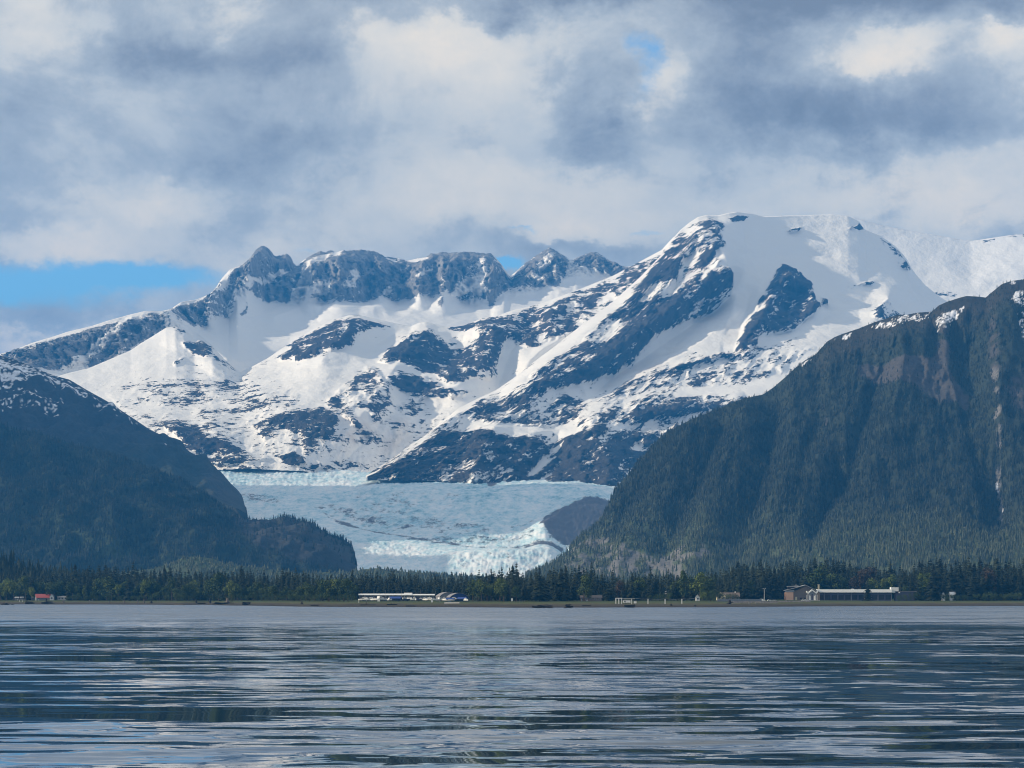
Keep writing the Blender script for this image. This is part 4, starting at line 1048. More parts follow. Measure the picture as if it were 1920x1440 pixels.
def make_haze():
    m = bpy.data.materials.new('haze_air')
    m.use_nodes = True
    T = NT(m.node_tree)
    out = T.n('ShaderNodeOutputMaterial')
    v = T.n('ShaderNodeVolumePrincipled')
    v.inputs['Color'].default_value = (0.05, 0.37, 1.0, 1)
    v.inputs['Density'].default_value = HAZE
    v.inputs['Anisotropy'].default_value = 0.0
    T.link(v.outputs[0], out.inputs['Volume'])
    x, y0, y1, z0, z1 = 9000, -1500, 27000, -12, 2400
    V = [(-x, y0, z0), (x, y0, z0), (x, y1, z0), (-x, y1, z0), (-x, y0, z1), (x, y0, z1), (x, y1, z1), (-x, y1, z1)]
    Q = [(0, 3, 2, 1), (4, 5, 6, 7), (0, 1, 5, 4), (1, 2, 6, 5), (2, 3, 7, 6), (3, 0, 4, 7)]
    link('haze', mesh_from_arrays('haze', V, Q, smooth=False, mats=[m]), kind='stuff')


HAZE = 4.2e-5
make_land()
make_water()
make_haze()

# ------------------------------------------------------------------ small builders
class MB:
    """collects boxes, tubes and prisms into one mesh"""
    def __init__(self):
        self.v, self.f = [], []

    def add(self, v, f):
        o = len(self.v)
        self.v += [tuple(x) for x in v]
        self.f += [tuple(i + o for i in q) for q in f]
        return self

    def box(self, cx, cy, cz, sx, sy, sz):
        """centre x, centre y, bottom z"""
        a, b_ = sx / 2, sy / 2
        v = [(cx - a, cy - b_, cz), (cx + a, cy - b_, cz), (cx + a, cy + b_, cz), (cx - a, cy + b_, cz),
             (cx - a, cy - b_, cz + sz), (cx + a, cy - b_, cz + sz), (cx + a, cy + b_, cz + sz), (cx - a, cy + b_, cz + sz)]
        return self.add(v, [(0, 3, 2, 1), (4, 5, 6, 7), (0, 1, 5, 4), (1, 2, 6, 5), (2, 3, 7, 6), (3, 0, 4, 7)])

    def tube(self, p0, p1, r0, r1=None, n=7):
        r1 = r0 if r1 is None else r1
        p0, p1 = np.array(p0, float), np.array(p1, float)
        d = p1 - p0
        d /= np.linalg.norm(d) + 1e-9
        u = np.cross(d, (0.3, 0.9, 0.2))
        u /= np.linalg.norm(u)
        w = np.cross(d, u)
        v = []
        for p, r in ((p0, r0), (p1, r1)):
            for k in range(n):
                a = 2 * math.pi * k / n
                v.append(p + r * (math.cos(a) * u + math.sin(a) * w))
        f = [(k, (k + 1) % n, n + (k + 1) % n, n + k) for k in range(n)]
        f += [tuple(range(n))[::-1], tuple(range(n, 2 * n))]
        return self.add(v, f)

    def extrude_x(self, prof, x0, x1):
        """closed profile of (y, z) pulled along x"""
        n = len(prof)
        v = [(x0, y, z) for y, z in prof] + [(x1, y, z) for y, z in prof]
        f = [(k, (k + 1) % n, n + (k + 1) % n, n + k) for k in range(n)]
        f += [tuple(range(n))[::-1], tuple(range(n, 2 * n))]
        return self.add(v, f)

    def extrude_y(self, prof, y0, y1):
        """closed profile of (x, z) pulled along y"""
        n = len(prof)
        v = [(x, y0, z) for x, z in prof] + [(x, y1, z) for x, z in prof]
        f = [(k, (k + 1) % n, n + (k + 1) % n, n + k) for k in range(n)]
        f += [tuple(range(n))[::-1], tuple(range(n, 2 * n))]
        return self.add(v, f)

    def mesh(self, name, mat, smooth=False):
        me = bpy.data.meshes.new(name)
        me.from_pydata(self.v, [], self.f)
        me.materials.append(mat)
        if smooth:
            for p in me.polygons:
                p.use_smooth = True
        import bmesh
        bm = bmesh.new()
        bm.from_mesh(me)
        bmesh.ops.recalc_face_normals(bm, faces=bm.faces)
        bm.to_mesh(me)
        bm.free()
        return me

    def obj(self, name, mat, parent=None, smooth=False, **pr):
        return link(name, self.mesh(name, mat, smooth), parent, **pr)


def thing(name, label, cat, loc, rz=0.0, group=None):
    o = bpy.data.objects.new(name, None)
    COL.objects.link(o)
    o.location = loc
    o.rotation_euler = (0, 0, rz)
    o.empty_display_size = 1.0
    o['label'] = label
    o['category'] = cat
    if group:
        o['group'] = group
    return o


def dup(root, loc, label, rz=0.0, scale=1.0, group=None):
    r = root.copy()
    COL.objects.link(r)
    r.location = loc
    r.rotation_euler = (0, 0, rz)
    r.scale = (scale,) * 3 if not isinstance(scale, tuple) else scale
    r['label'] = label
    if group:
        r['group'] = group
    for ch in list(root.children):
        c = ch.copy()
        COL.objects.link(c)
        c.parent = r
        for g in list(ch.children):
            q = g.copy()
            COL.objects.link(q)
            q.parent = c
    return r


def at(px, s):
    """place a foot on the land: picture column and metres behind the waterline"""
    d = float(shore_d(px)) + s
    return (float(wx(px, d)), d, float(land_z(s)))


WHITE = plain('white_paint', (0.78, 0.79, 0.78), 0.5, vary=.05)
CREAM = plain('cream_paint', (0.62, 0.55, 0.38), 0.6, vary=.08)
SUNLITWALL = plain('sunlit_orange_paint', (0.85, 0.52, 0.36), 0.6, vary=.05)  # orange of the low sun on the hall's end wall, put into its colour
TAN = plain('tan_siding', (0.20, 0.165, 0.14), 0.7, vary=.1)
GREYW = plain('grey_siding', (0.22, 0.23, 0.255), 0.7, vary=.08)
PURPLE = plain('slate_blue_siding', (0.085, 0.085, 0.13), 0.7, vary=.1)
REDROOF = plain('red_metal_roof', (0.50, 0.12, 0.11), 0.5, vary=.08)
BROWNROOF = plain('brown_shingle_roof', (0.17, 0.14, 0.125), 0.85, vary=.15)
GREYROOF = plain('grey_metal_roof', (0.36, 0.37, 0.39), 0.4, vary=.08)
HANGROOF = plain('grey_brown_hangar_roof', (0.24, 0.23, 0.235), 0.6, vary=.08)
GLASS = plain('dark_window_glass', (0.02, 0.025, 0.035), 0.12, vary=.02)
BLUE = plain('blue_tarp', (0.03, 0.07, 0.26), 0.6, vary=.1)
DARKBLUE = plain('navy_hull_paint', (0.02, 0.03, 0.07), 0.35, vary=.05)
DARK = plain('dark_timber', (0.035, 0.03, 0.028), 0.9, vary=.2)
DRIFT = plain('grey_driftwood', (0.16, 0.14, 0.12), 0.9, vary=.25, scale=3)
WETWOOD = plain('wet_driftwood', (0.020, 0.017, 0.016), 0.75, vary=.25, scale=3)
STEEL = plain('galvanised_steel', (0.45, 0.46, 0.47), 0.45, .6, vary=.05)
CONC = plain('pale_concrete', (0.42, 0.40, 0.37), 0.9, vary=.12)
BLACK = plain('black_rubber', (0.02, 0.02, 0.02), 0.8)
ROCKM = plain('grey_riprap', (0.14, 0.135, 0.135), 0.9, vary=.3, scale=.6)


# ------------------------------------------------------------------ trees
def mesh_tris(name, V, T3, mat, tone, smooth=False):
    return mesh_from_arrays(name, V, None, T3, smooth=smooth, attrs={'tone': tone}, mats=[mat])


def spruce_arrays(seed, width=0.16, whorls=19, per=8, ragged=0.35):
    """one-metre-high spruce crown: whorls of drooping, forked branch fans with gaps between"""
    r = np.random.default_rng(seed)
    V, T3, tn = [], [], []
    for w in range(whorls):
        t = (w + r.uniform(-.3, .3)) / whorls
        z = 0.09 + 0.89 * t
        R = width * (1 - t) ** 0.8 * (1.0 + r.normal() * .12) + 0.010
        if t < .10:
            R *= .8
        for b in range(per if t < .8 else 5):
            if r.random() < .10:
                continue
            a = 2 * math.pi * (b + r.uniform(-.4, .4)) / per + w * 0.7
            L = R * (1 + r.normal() * ragged * .6)
            L = max(L, .012)
            droop = -0.35 * L - r.uniform(0, .012)
            wd = 0.34 * L + 0.008
            ca, sa = math.cos(a), math.sin(a)
            o = len(V)
            rise = .02 * (1 - t) + .012
            V += [(0, 0, z + rise), (ca * L * .6 - sa * wd, sa * L * .6 + ca * wd, z + droop * .45 - .012), (ca * L, sa * L, z + droop), (ca * L * .6 + sa * wd, sa * L * .6 - ca * wd, z + droop * .45 - .012), (ca * L * .55, sa * L * .55, z + droop * .3 + .014)]
            T3 += [(o, o + 1, o + 4), (o, o + 4, o + 3), (o + 4, o + 1, o + 2), (o + 4, o + 2, o + 3)]
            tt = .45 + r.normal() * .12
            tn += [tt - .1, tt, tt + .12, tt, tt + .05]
    o = len(V)
    V += [(0, 0, 1.0), (.012, 0, .9), (-.006, .01, .9), (-.006, -.01, .9)]
    T3 += [(o, o + 1, o + 2), (o, o + 2, o + 3), (o, o + 3, o + 1)]
    tn += [.5] * 4
    return np.array(V, float), np.array(T3), np.array(tn)


def leafy_arrays(seed, lobes=9, leaves=1150, shape='round'):
    """one-metre-high leafy crown: many leaf clumps spread through several uneven lobes"""
    r = np.random.default_rng(seed)
    V, T3, tn = [], [], []
    C = []
    for k in range(lobes):
        if shape == 'tall':
            z = .2 + .75 * (k + .5) / lobes
            rad = .15 * math.sin(math.pi * (.12 + .85 * (k + .5) / lobes)) + .04
            C.append((r.normal() * .04, r.normal() * .04, z, rad))
        elif shape == 'bush':
            C.append((r.uniform(-.5, .5), r.uniform(-.4, .4), r.uniform(.2, .72), r.uniform(.18, .28)))
        else:
            a = r.uniform(0, 6.28)
            q = r.uniform(.02, .22)
            C.append((q * math.cos(a), q * math.sin(a), r.uniform(.30, .82), r.uniform(.12, .2)))
    for k in range(leaves):
        cx, cy, cz, R = C[r.integers(len(C))]
        d = r.normal(size=3)
        d /= np.linalg.norm(d)
        p = np.array([cx, cy, cz]) + d * R * r.uniform(.55, 1.05)
        if p[2] < .03:
            p[2] = .03 + r.random() * .05
        s = r.uniform(.014, .034)
        u = r.normal(size=3)
        u /= np.linalg.norm(u)
        w = np.cross(u, d)
        w /= np.linalg.norm(w) + 1e-9
        o = len(V)
        V += [tuple(p + u * s), tuple(p + w * s), tuple(p - u * s), tuple(p - w * s * .8)]
        T3 += [(o, o + 1, o + 2), (o, o + 2, o + 3)]
        tt = .45 + r.normal() * .13
        tn += [tt, tt + .05, tt, tt - .05]
    return np.array(V, float), np.array(T3), np.array(tn)


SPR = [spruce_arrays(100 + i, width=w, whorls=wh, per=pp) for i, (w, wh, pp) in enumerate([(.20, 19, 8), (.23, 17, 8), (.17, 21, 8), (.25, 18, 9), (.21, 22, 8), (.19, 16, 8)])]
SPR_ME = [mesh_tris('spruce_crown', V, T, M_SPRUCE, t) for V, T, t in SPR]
TRUNK_ME = MB().tube((0, 0, -.02), (0, 0, .5), .016, .009, 6).tube((0, 0, .5), (0, 0, .97), .009, .002, 5).mesh('trunk', M_BARK)


def trunk_limbs(seed, n=6):
    r = np.random.default_rng(seed)
    m = MB().tube((0, 0, -.02), (.01, 0, .4), .022, .014, 6).tube((.01, 0, .4), (0, .01, .8), .014, .004, 6)
    for k in range(n):
        a = r.uniform(0, 6.28)
        z = r.uniform(.2, .6)
        q = r.uniform(.12, .24)
        m.tube((0, 0, z), (q * math.cos(a), q * math.sin(a), z + r.uniform(.08, .2)), .009, .003, 5)
    return m.mesh('trunk', M_BARK)


LIMB_ME = [trunk_limbs(s) for s in (1, 2, 3)]


def crown_me(seed, mat, **kw):
    V, T, t = leafy_arrays(seed, **kw)
    return mesh_tris('leafy_crown', V, T, mat, t)


ALDER = [crown_me(200 + i, M_LEAF, lobes=8 + i) for i in range(4)]
SPRING = [crown_me(220 + i, M_LEAFY, lobes=8 + i) for i in range(3)]
POPLAR = [crown_me(240, M_LEAF, shape='tall', lobes=8), crown_me(241, M_LEAFY, shape='tall', lobes=8)]
RUSTY = [crown_me(250, M_RUST, lobes=7)]
BUSH = [crown_me(260 + i, M_LEAF, shape='bush', lobes=10, leaves=900) for i in range(3)]
SBUSH = [crown_me(270 + i, M_LEAFY, shape='bush', lobes=9, leaves=800) for i in range(2)]

MARKS = [(-200, 'around the yellow-green tree before the red-roofed house'), (45, 'around the red-roofed house'), (135, 'past the red-roofed house'), (290, 'above the grey stump shore'), (440, 'behind the alder thicket by the boatyard'),
         (665, 'behind the boatyard shed and hangars'), (885, 'between hangars and white portal frame'), (1140, 'behind the portal frame and posts'), (1335, 'around the yellow gabled house'), (1462, 'behind the orange-lit hall'), (1535, 'behind the long white-roofed school'), (1682, 'between school and tall broad spruce'), (1752, 'between tall broad spruce and white-walled house'), (1792, 'on the grassy shore past the white-walled house'), (1850, 'past the pale-leafed tree beyond the school')]


def place_words(px):
    w = MARKS[0][1]
    for m, t in MARKS:
        if px >= m:
            w = t
    return w


def add_tree(kind, px, s, h, rz=None, sx=1.0, label=None, name=None, cat='tree', group=None):
    x, y, z = at(px, s)
    table = {'spruce': (SPR_ME, None), 'alder': (ALDER, 1), 'spring': (SPRING, 1), 'poplar': (POPLAR, 1), 'rusty': (RUSTY, 1), 'bush': (BUSH, 0), 'spring_bush': (SBUSH, 0)}
    meshes, tk = table[kind]
    nm = name or {'spruce': 'spruce_tree', 'alder': 'alder_tree', 'spring': 'spring_tree', 'poplar': 'poplar_tree', 'rusty': 'reddish_tree', 'bush': 'shore_bush', 'spring_bush': 'shore_bush'}[kind]
    desc = {'spruce': 'dark pointed spruce', 'alder': 'green leafy tree', 'spring': 'yellow-green leafy tree', 'poplar': 'slim upright leafy tree', 'rusty': 'reddish-brown leafy tree', 'bush': 'low rounded green bush', 'spring_bush': 'low yellow-green bush'}[kind]
    if not label:
        size = ('short ' if h < 20 else 'tall ' if h > 31 else '') if kind == 'spruce' else ('low ' if h < 14 else 'tall ' if h > 22 else '') if 'bush' not in kind else ''
        form = ('slim ' if sx < .97 else 'broad ' if sx > 1.12 else '') if kind == 'spruce' else ''
        row = ''
        if kind == 'spruce':
            row = 'at the forest edge ' if s < front_s(px) + 30 else 'second row ' if s < front_s(px) + 80 else 'deep back ' if s > front_s(px) + 160 else ''
            desc = 'dark spruce'
        where = place_words(px)
        if kind != 'spruce':
            where = where.replace('behind the alder thicket', 'in the alder thicket' if 'bush' not in kind else 'at the foot of the alder thicket')
        label = f'{size}{form}{desc} {row}{where}'
    desc = label
    if group is None:
        group = {'spruce': 'dark spruces', 'bush': 'low green bushes', 'spring_bush': 'low yellow-green bushes', 'spring': 'yellow-green leafy trees', 'rusty': 'reddish leafy trees'}.get(kind, 'green leafy trees') + ' ' + place_words(px)
    t = thing(nm, desc, cat, (x, y, z - .2), random.uniform(0, 6.28) if rz is None else rz, group)
    t.scale = (h * sx, h * sx, h)
    me = meshes[random.randrange(len(meshes))] if kind != 'poplar' else meshes[0]
    if tk == 0:
        link('foliage', me, t)
        link('stem', LIMB_ME[random.randrange(3)], t).scale = (1, 1, .5)
    else:
        link('crown', me, t)
        link('trunk', TRUNK_ME if tk is None else LIMB_ME[random.randrange(3)], t)
    return t


TOPS = np.array([(-120, 1085), (0, 1080), (60, 1078), (110, 1070), (150, 1064), (180, 1063), (210, 1066), (300, 1068), (345, 1071), (390, 1072), (450, 1068), (465, 1069), (490, 1074), (520, 1077), (540, 1068), (560, 1072), (600, 1081), (640, 1079), (690, 1075), (730, 1074), (765, 1073), (800, 1082), (850, 1080), (890, 1084),
                 (910, 1078), (945, 1070), (970, 1064), (985, 1074), (1015, 1074), (1042, 1067), (1065, 1065), (1090, 1072), (1105, 1066), (1125, 1080), (1160, 1080), (1200, 1074), (1230, 1078), (1252, 1074), (1280, 1082), (1310, 1078), (1340, 1074), (1375, 1056), (1400, 1058), (1425, 1050), (1445, 1060), (1460, 1053), (1488, 1051),
                 (1505, 1060), (1540, 1047), (1570, 1050), (1590, 1051), (1615, 1061), (1650, 1064), (1685, 1062), (1705, 1066), (1728, 1052), (1757, 1048), (1770, 1058), (1800, 1052), (1830, 1047), (1870, 1052), (1900, 1052), (1920, 1048), (2050, 1046)], float)
CLEAR = [(-200, 340), (60, 330), (60, 400), (128, 400), (128, 330), (440, 330), (445, 400), (655, 420), (660, 520), (880, 520), (884, 360), (1060, 360), (1090, 430), (1140, 430), (1150, 440), (1330, 440), (1335, 520), (1460, 540), (1462, 620), (1690, 620), (1692, 380), (2100, 380)]


def front_s(px):
    return float(np.interp(px, [c[0] for c in CLEAR], [c[1] for c in CLEAR]))


def plant_trees():
    rr = random.Random(5)
    cand = []
    for row, (ds, lo, hi) in enumerate([(0, .45, .8), (40, .6, .92), (110, .78, 1.0), (200, .85, 1.03), (300, .8, 1.0)]):
        px = -90.0
        while px < 2330:
            px += rr.uniform(6, 13) if row else rr.uniform(8, 22)
            s = front_s(px) + ds + rr.uniform(-18, 18)
            d = float(shore_d(px)) + s
            topy = float(np.interp(px, TOPS[:, 0], TOPS[:, 1])) - 7 + rr.uniform(-4, 10) - (rr.uniform(3, 11) if rr.random() < .12 else 0)
            full = wz(topy, d) - land_z(s)
            h = full * rr.uniform(lo, hi)
            cand.append((px, s, max(h, 7)))
    inside = [c for c in cand if 4 < c[0] < 1916]
    outside = [c for c in cand if not 4 < c[0] < 1916]
    cand = inside
    cand.sort(key=lambda c: -c[2] / (1 + (c[1] - front_s(c[0])) / 130.0))
    single, mass = cand[:240], cand[240:] + outside
    for px, s, h in single:
        add_tree('spruce', px, s, h, sx=rr.uniform(.85, 1.4))
    # the rest stand among them as one mass of the same trees
    V, T3, tn, o = [], [], [], 0
    for px, s, h in mass:
        v, t, n = SPR[rr.randrange(len(SPR))]
        a = rr.uniform(0, 6.28)
        x, y, z = at(px, s)
        k = h * rr.uniform(.85, 1.25)
        q = np.stack([(v[:, 0] * math.cos(a) - v[:, 1] * math.sin(a)) * k + x, (v[:, 0] * math.sin(a) + v[:, 1] * math.cos(a)) * k + y, v[:, 2] * h + z], -1)
        V.append(q)
        T3.append(t + o)
        tn.append(n + rr.uniform(-.2, .2))
        o += len(v)
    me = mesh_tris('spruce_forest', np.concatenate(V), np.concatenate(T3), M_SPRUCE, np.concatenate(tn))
    link('spruce_forest', me, kind='stuff', label='dark spruce forest filling the belt between the shore and the mountains')
    print('spruces', len(single), 'mass', len(mass))

    leafy = []
    # the belt above the stump shore: greens between the spruces
    for px in range(2, 445, 11):
        leafy.append(('alder' if rr.random() < .72 else 'spring', px + rr.uniform(-4, 4), front_s(px) - rr.uniform(8, 40), rr.uniform(13, 27)))
    for px in range(130, 445, 17):
        leafy.append(('bush', px + rr.uniform(-6, 6), front_s(px) - rr.uniform(45, 70), rr.uniform(7, 11)))
    for px in range(446, 664, 9):      # thicket beside the boatyard
        leafy.append(('alder', px + rr.uniform(-3, 3), 330 + rr.uniform(-15, 25), rr.uniform(12, 17) + (5 if px > 600 else 0)))
    for px in range(450, 664, 14):
        leafy.append(('bush', px, 300 + rr.uniform(-8, 8), rr.uniform(6, 9)))
    for px in (604, 618, 632, 645, 652):
        leafy.append(('spring', px, 350, rr.uniform(17, 21)))
    for px in range(884, 955, 9):
        leafy.append(('alder', px + rr.uniform(-3, 3), 340 + rr.uniform(-20, 20), rr.uniform(13, 20)))
    leafy += [('spring', 897, 350, 22), ('spring', 938, 352, 19), ('spring', 915, 335, 13), ('alder', 968, 330, 13), ('alder', 1095, 360, 20), ('alder', 1104, 350, 12), ('alder', 1012, 360, 17), ('rusty', 1159, 445, 20), ('alder', 1198, 430, 22),
              ('poplar', 1283, 420, 27), ('alder', 1296, 440, 24), ('spring', 1312, 410, 27), ('spring', 1322, 430, 25), ('alder', 1332, 420, 21), ('alder', 1270, 430, 17), ('bush', 1325, 360, 11), ('bush', 1338, 370, 12), ('bush', 1350, 360, 8), ('spring_bush', 1318, 340, 8), ('bush', 1366, 350, 8), ('bush', 1332, 330, 6), ('bush', 1375, 360, 7), ('bush', 1236, 380, 7), ('bush', 1252, 385, 8), ('bush', 1222, 380, 6), ('alder', 1385, 540, 20), ('alder', 1404, 540, 19),
              ('alder', 1534, 610, 34), ('spring', 1547, 610, 28), ('alder', 1562, 615, 28), ('alder', 1580, 612, 24), ('rusty', 1603, 612, 28), ('spring', 1637, 600, 23), ('spring', 1659, 605, 25), ('spring', 1671, 600, 27), ('rusty', 1630, 640, 34), ('alder', 1737, 372, 27), ('spring', 1741, 370, 30), ('alder', 1700, 372, 15), ('alder', 1855, 380, 28),
              ('rusty', 1850, 385, 33), ('rusty', 1620, 636, 30)]
    for px in range(1688, 1922, 15):
        leafy.append(('bush', px + rr.uniform(-5, 5), 342 + rr.uniform(-14, 10), rr.uniform(6, 10)))
    leafy += [('spring', 12, 330, 25), ('spring', 4, 350, 21), ('spring', 22, 345, 23), ('spring', 272, 300, 22)]
    for kind, px, s, h in leafy:
        h *= rr.uniform(1.0, 1.3)
        t = add_tree(kind, px, s, h, sx=rr.uniform(.85, 1.15) if kind != 'spring_bush' else 1)
    # spruces that stand out by themselves
    for px, s, h, sx, lab in [(1627, 335, 22, 1.5, 'dark broad spruce standing in front of the long white-roofed school'), (1751, 330, 41, 1.25, 'tall broad dark spruce beside the little white roof beyond the school'), (164, 290, 27, 1.2, 'dark spruce by the two pale stumps on the stony shore'),
                              (1398, 500, 23, 1.2, 'dark spruce at the roof end of the yellow gabled house'), (1012, 330, 32, 1.3, 'broad dark spruce rising behind the two driftwood heaps'), (243, 285, 32, 1.3, 'big dark spruce over the pair of upright shore stumps'), (1125, 395, 18, 1.3, 'small dark spruce between the brown cabin and the white portal frame'), (1142, 400, 20, 1.3, 'dark spruce hugging the white portal frame')]:
        add_tree('spruce', px, s, h, sx=sx, label=lab, group='lone spruces near the shore')


# ------------------------------------------------------------------ buildings
def gable_house(name, label, cat, px, s, w, dpt, wh, rh, wall, roof, rz=0.0, axis='x', windows=3, chimney=False, trim=WHITE):
    t = thing(name, label, cat, at(px, s), rz)
    if axis == 'x':       # ridge along x
        MB().extrude_x([(-dpt / 2, -.5), (dpt / 2, -.5), (dpt / 2, wh), (0, wh + rh), (-dpt / 2, wh)], -w / 2, w / 2).obj('wall', wall, t)
        r = MB()
        for sg in (-1, 1):
            e = .5
            y1, z1 = sg * (dpt / 2 + e), wh - rh * e / (dpt / 2)
            r.extrude_x([(0, wh + rh + .04), (0, wh + rh + .34), (y1, z1 + .34), (y1, z1 + .04)], -w / 2 - .5, w / 2 + .5)
        ro = r.obj('roof', roof, t)
    else:
        MB().extrude_y([(-w / 2, -.5), (w / 2, -.5), (w / 2, wh), (0, wh + rh), (-w / 2, wh)], -dpt / 2, dpt / 2).obj('wall', wall, t)
        r = MB()
        for sg in (-1, 1):
            e = .5
            x1, z1 = sg * (w / 2 + e), wh - rh * e / (w / 2)
            r.extrude_y([(0, wh + rh + .04), (0, wh + rh + .34), (x1, z1 + .34), (x1, z1 + .04)], -dpt / 2 - .5, dpt / 2 + .5)
        ro = r.obj('roof', roof, t)
    if chimney:
        MB().box(w * .28, 0, wh + rh * .5, .9, .9, rh * .5 + 1.4).obj('chimney', trim, ro)
    for k in range(windows):
        x = -w / 2 + w * (k + .5) / windows
        f = MB().box(x, -dpt / 2 - .06, wh * .38, w / windows * .42 + .3, .1, wh * .36 + .3).obj('window', trim, t)
        MB().box(x, -dpt / 2 - .13, wh * .38 + .15, w / windows * .42, .06, wh * .36).obj('pane', GLASS, f)
    d = MB().box(-w * .36, -dpt / 2 - .07, 0, 1.1, .12, 2.1).obj('door', trim, t)
    return t


def boatyard():
    # long low shed with a pale roof
    d0 = shore_d(742) + 400
    x0, x1 = wx(672, d0), wx(815, d0)
    t = thing('boat_shed', 'long low shed with a pale flat-pitched roof behind the parked boats', 'shed', ((x0 + x1) / 2, float(d0), float(land_z(400))))
    L = x1 - x0
    MB().box(0, 6, -.3, L - 1, 10, 5.55).obj('wall', GREYW, t)
    r = MB().extrude_x([(-1.6, 5.3), (-1.6, 5.8), (5, 7.0), (11.6, 5.8), (11.6, 5.3)], -L / 2, L / 2 - 22).obj('roof', WHITE, t)
    MB().extrude_x([(-1.2, 5.2), (-1.2, 5.6), (5, 6.7), (11.2, 5.6), (11.2, 5.2)], L / 2 - 21.9, L / 2).obj('roof', WHITE, t)
    MB().extrude_x([(2.5, 6.6), (2.5, 7.0), (5, 7.8), (7.5, 7.0), (7.5, 6.6)], L / 2 - 30, L / 2 - 22).obj('ridge_vent', WHITE, r)
    for k in range(12):
        MB().box(-L / 2 + 1 + k * (L - 2) / 11, -1.0, -.3, .3, .3, 5.5).obj('post', GREYW, t)
    for k in range(7):
        MB().box(-L / 2 + 6 + k * (L - 12) / 6, .96, 0, 3.6, .12, 3.4).obj('bay_door', PURPLE, t)
    # two arched hangars, seen from the side
    for px, s, w, dp, wh, ah, wall, lab in [(838, 385, 17, 26, 4.2, 4.8, GREYW, 'grey arched hangar at the end of the pale shed roof'), (858, 345, 17, 22, 3.6, 4.8, BLUE, 'blue-walled arched hangar beside the alder trees')]:
        t = thing('hangar', lab, 'hangar', at(px, s), 0.18, 'arched hangars in the boatyard')
        n = 12
        arc = [(-w / 2 + w * k / n, wh + ah * math.sin(math.pi * k / n) ** .8 * .82) for k in range(n + 1)]
        MB().extrude_y([(-w / 2, -.4)] + arc + [(w / 2, -.4)], -dp / 2, dp / 2).obj('wall', wall, t)
        out = [(x * 1.05, z + .35) for x, z in arc]
        MB().extrude_y([(x * 1.05, z + .02) for x, z in arc] + out[::-1], -dp / 2 - .6, dp / 2 + .6).obj('roof', HANGROOF, t)
        dr = MB().box(0, -dp / 2 - .1, 0, w * .62, .2, wh * .95).obj('hangar_door', DARKBLUE, t)
        for k in range(4):
            MB().box(-w * .31 + w * .62 * (k + .5) / 4, -dp / 2 - .25, .1, w * .14, .08, wh * .85).obj('door_leaf', wall, dr)


def hull_mesh(L, W, Hh, mat, name='hull'):
    st = [(-.5, .86, .25), (-.25, 1.0, .12), (.05, 1.0, .06), (.3, .72, .05), (.44, .34, .2), (.5, .03, .5)]
    v, f = [], []
    for u, wv, k in st:
        x = u * L
        sheer = Hh * (1 + .25 * max(0, u) * 2)
        v += [(x, -W / 2 * wv, sheer), (x, -W / 2 * wv * .82, Hh * .35 + k * .2), (x, 0, k * Hh), (x, W / 2 * wv * .82, Hh * .35 + k * .2), (x, W / 2 * wv, sheer)]
    for i in range(len(st) - 1):
        for j in range(4):
            a = i * 5 + j
            f.append((a, a + 1, a + 6, a + 5))
        f.append((i * 5, i * 5 + 5, i * 5 + 9, i * 5 + 4))
    f += [(0, 1, 2, 3, 4), (25, 26, 27, 28, 29)]
    m = MB()
    m.add(v, f)
    return m.mesh(name, mat)


def make_boat(kind, label, loc, rz, mat=None, L=9.0):
    mat = mat or WHITE
    t = thing('sail_boat' if kind == 'sail' else 'motor_boat', label, 'boat', loc, rz, 'boats parked on stands in the boatyard')
    W, Hh = L * .31, L * .17
    h = link('hull', hull_mesh(L, W, Hh, mat), t)
    h.location = (0, 0, .7)
    st = MB()
    for x in (-L * .28, L * .22):
        for sg in (-1, 1):
            st.tube((x, sg * W * .42, 0), (x, sg * W * .30, .7 + Hh * .55), .07, .07, 5)
        st.box(x, 0, .25, .25, W * .3, .62)
    st.obj('stand', DARK, t)
    zt = .7 + Hh
    if kind == 'cabin':
        c = MB().extrude_y([(-L * .30, zt), (L * .2, zt), (L * .10, zt + L * .15), (-L * .28, zt + L * .16)], -W * .33, W * .33).obj('cabin', WHITE, t)
        MB().extrude_y([(-L * .24, zt + L * .06), (L * .12, zt + L * .06), (L * .09, zt + L * .125), (-L * .24, zt + L * .13)], -W * .345, W * .345).obj('window', GLASS, c)
        MB().box(-L * .12, 0, zt + L * .16 + .03, L * .3, W * .6, .12).obj('cabin_roof', WHITE, c)
        MB().tube((-L * .1, 0, zt + L * .16), (-L * .1, 0, zt + L * .38), .05, .03, 5).tube((-L * .1, -.6, zt + L * .28), (-L * .1, .6, zt + L * .28), .03, .03, 5).obj('mast', WHITE, t)
    elif kind == 'sail':
        c = MB().extrude_y([(-L * .18, zt), (L * .22, zt), (L * .14, zt + L * .06), (-L * .18, zt + L * .07)], -W * .26, W * .26).obj('cabin', WHITE, t)
        MB().box(-L * .02, 0, zt + L * .025, L * .2, W * .54, L * .02).obj('window', GLASS, c)
        MB().tube((L * .06, 0, zt), (L * .06, 0, zt + L * .95), .09, .05, 6).obj('mast', STEEL, t)
        MB().tube((L * .06, 0, zt + L * .12), (-L * .38, 0, zt + L * .12), .07, .06, 6).obj('boom', STEEL, t)
    else:                 # under a tarpaulin
        MB().extrude_x([(-W * .52, zt - .15), (W * .52, zt - .15), (W * .12, zt + L * .13), (-W * .12, zt + L * .13)], -L * .5, L * .38).obj('tarpaulin', BLUE, t)
    return t


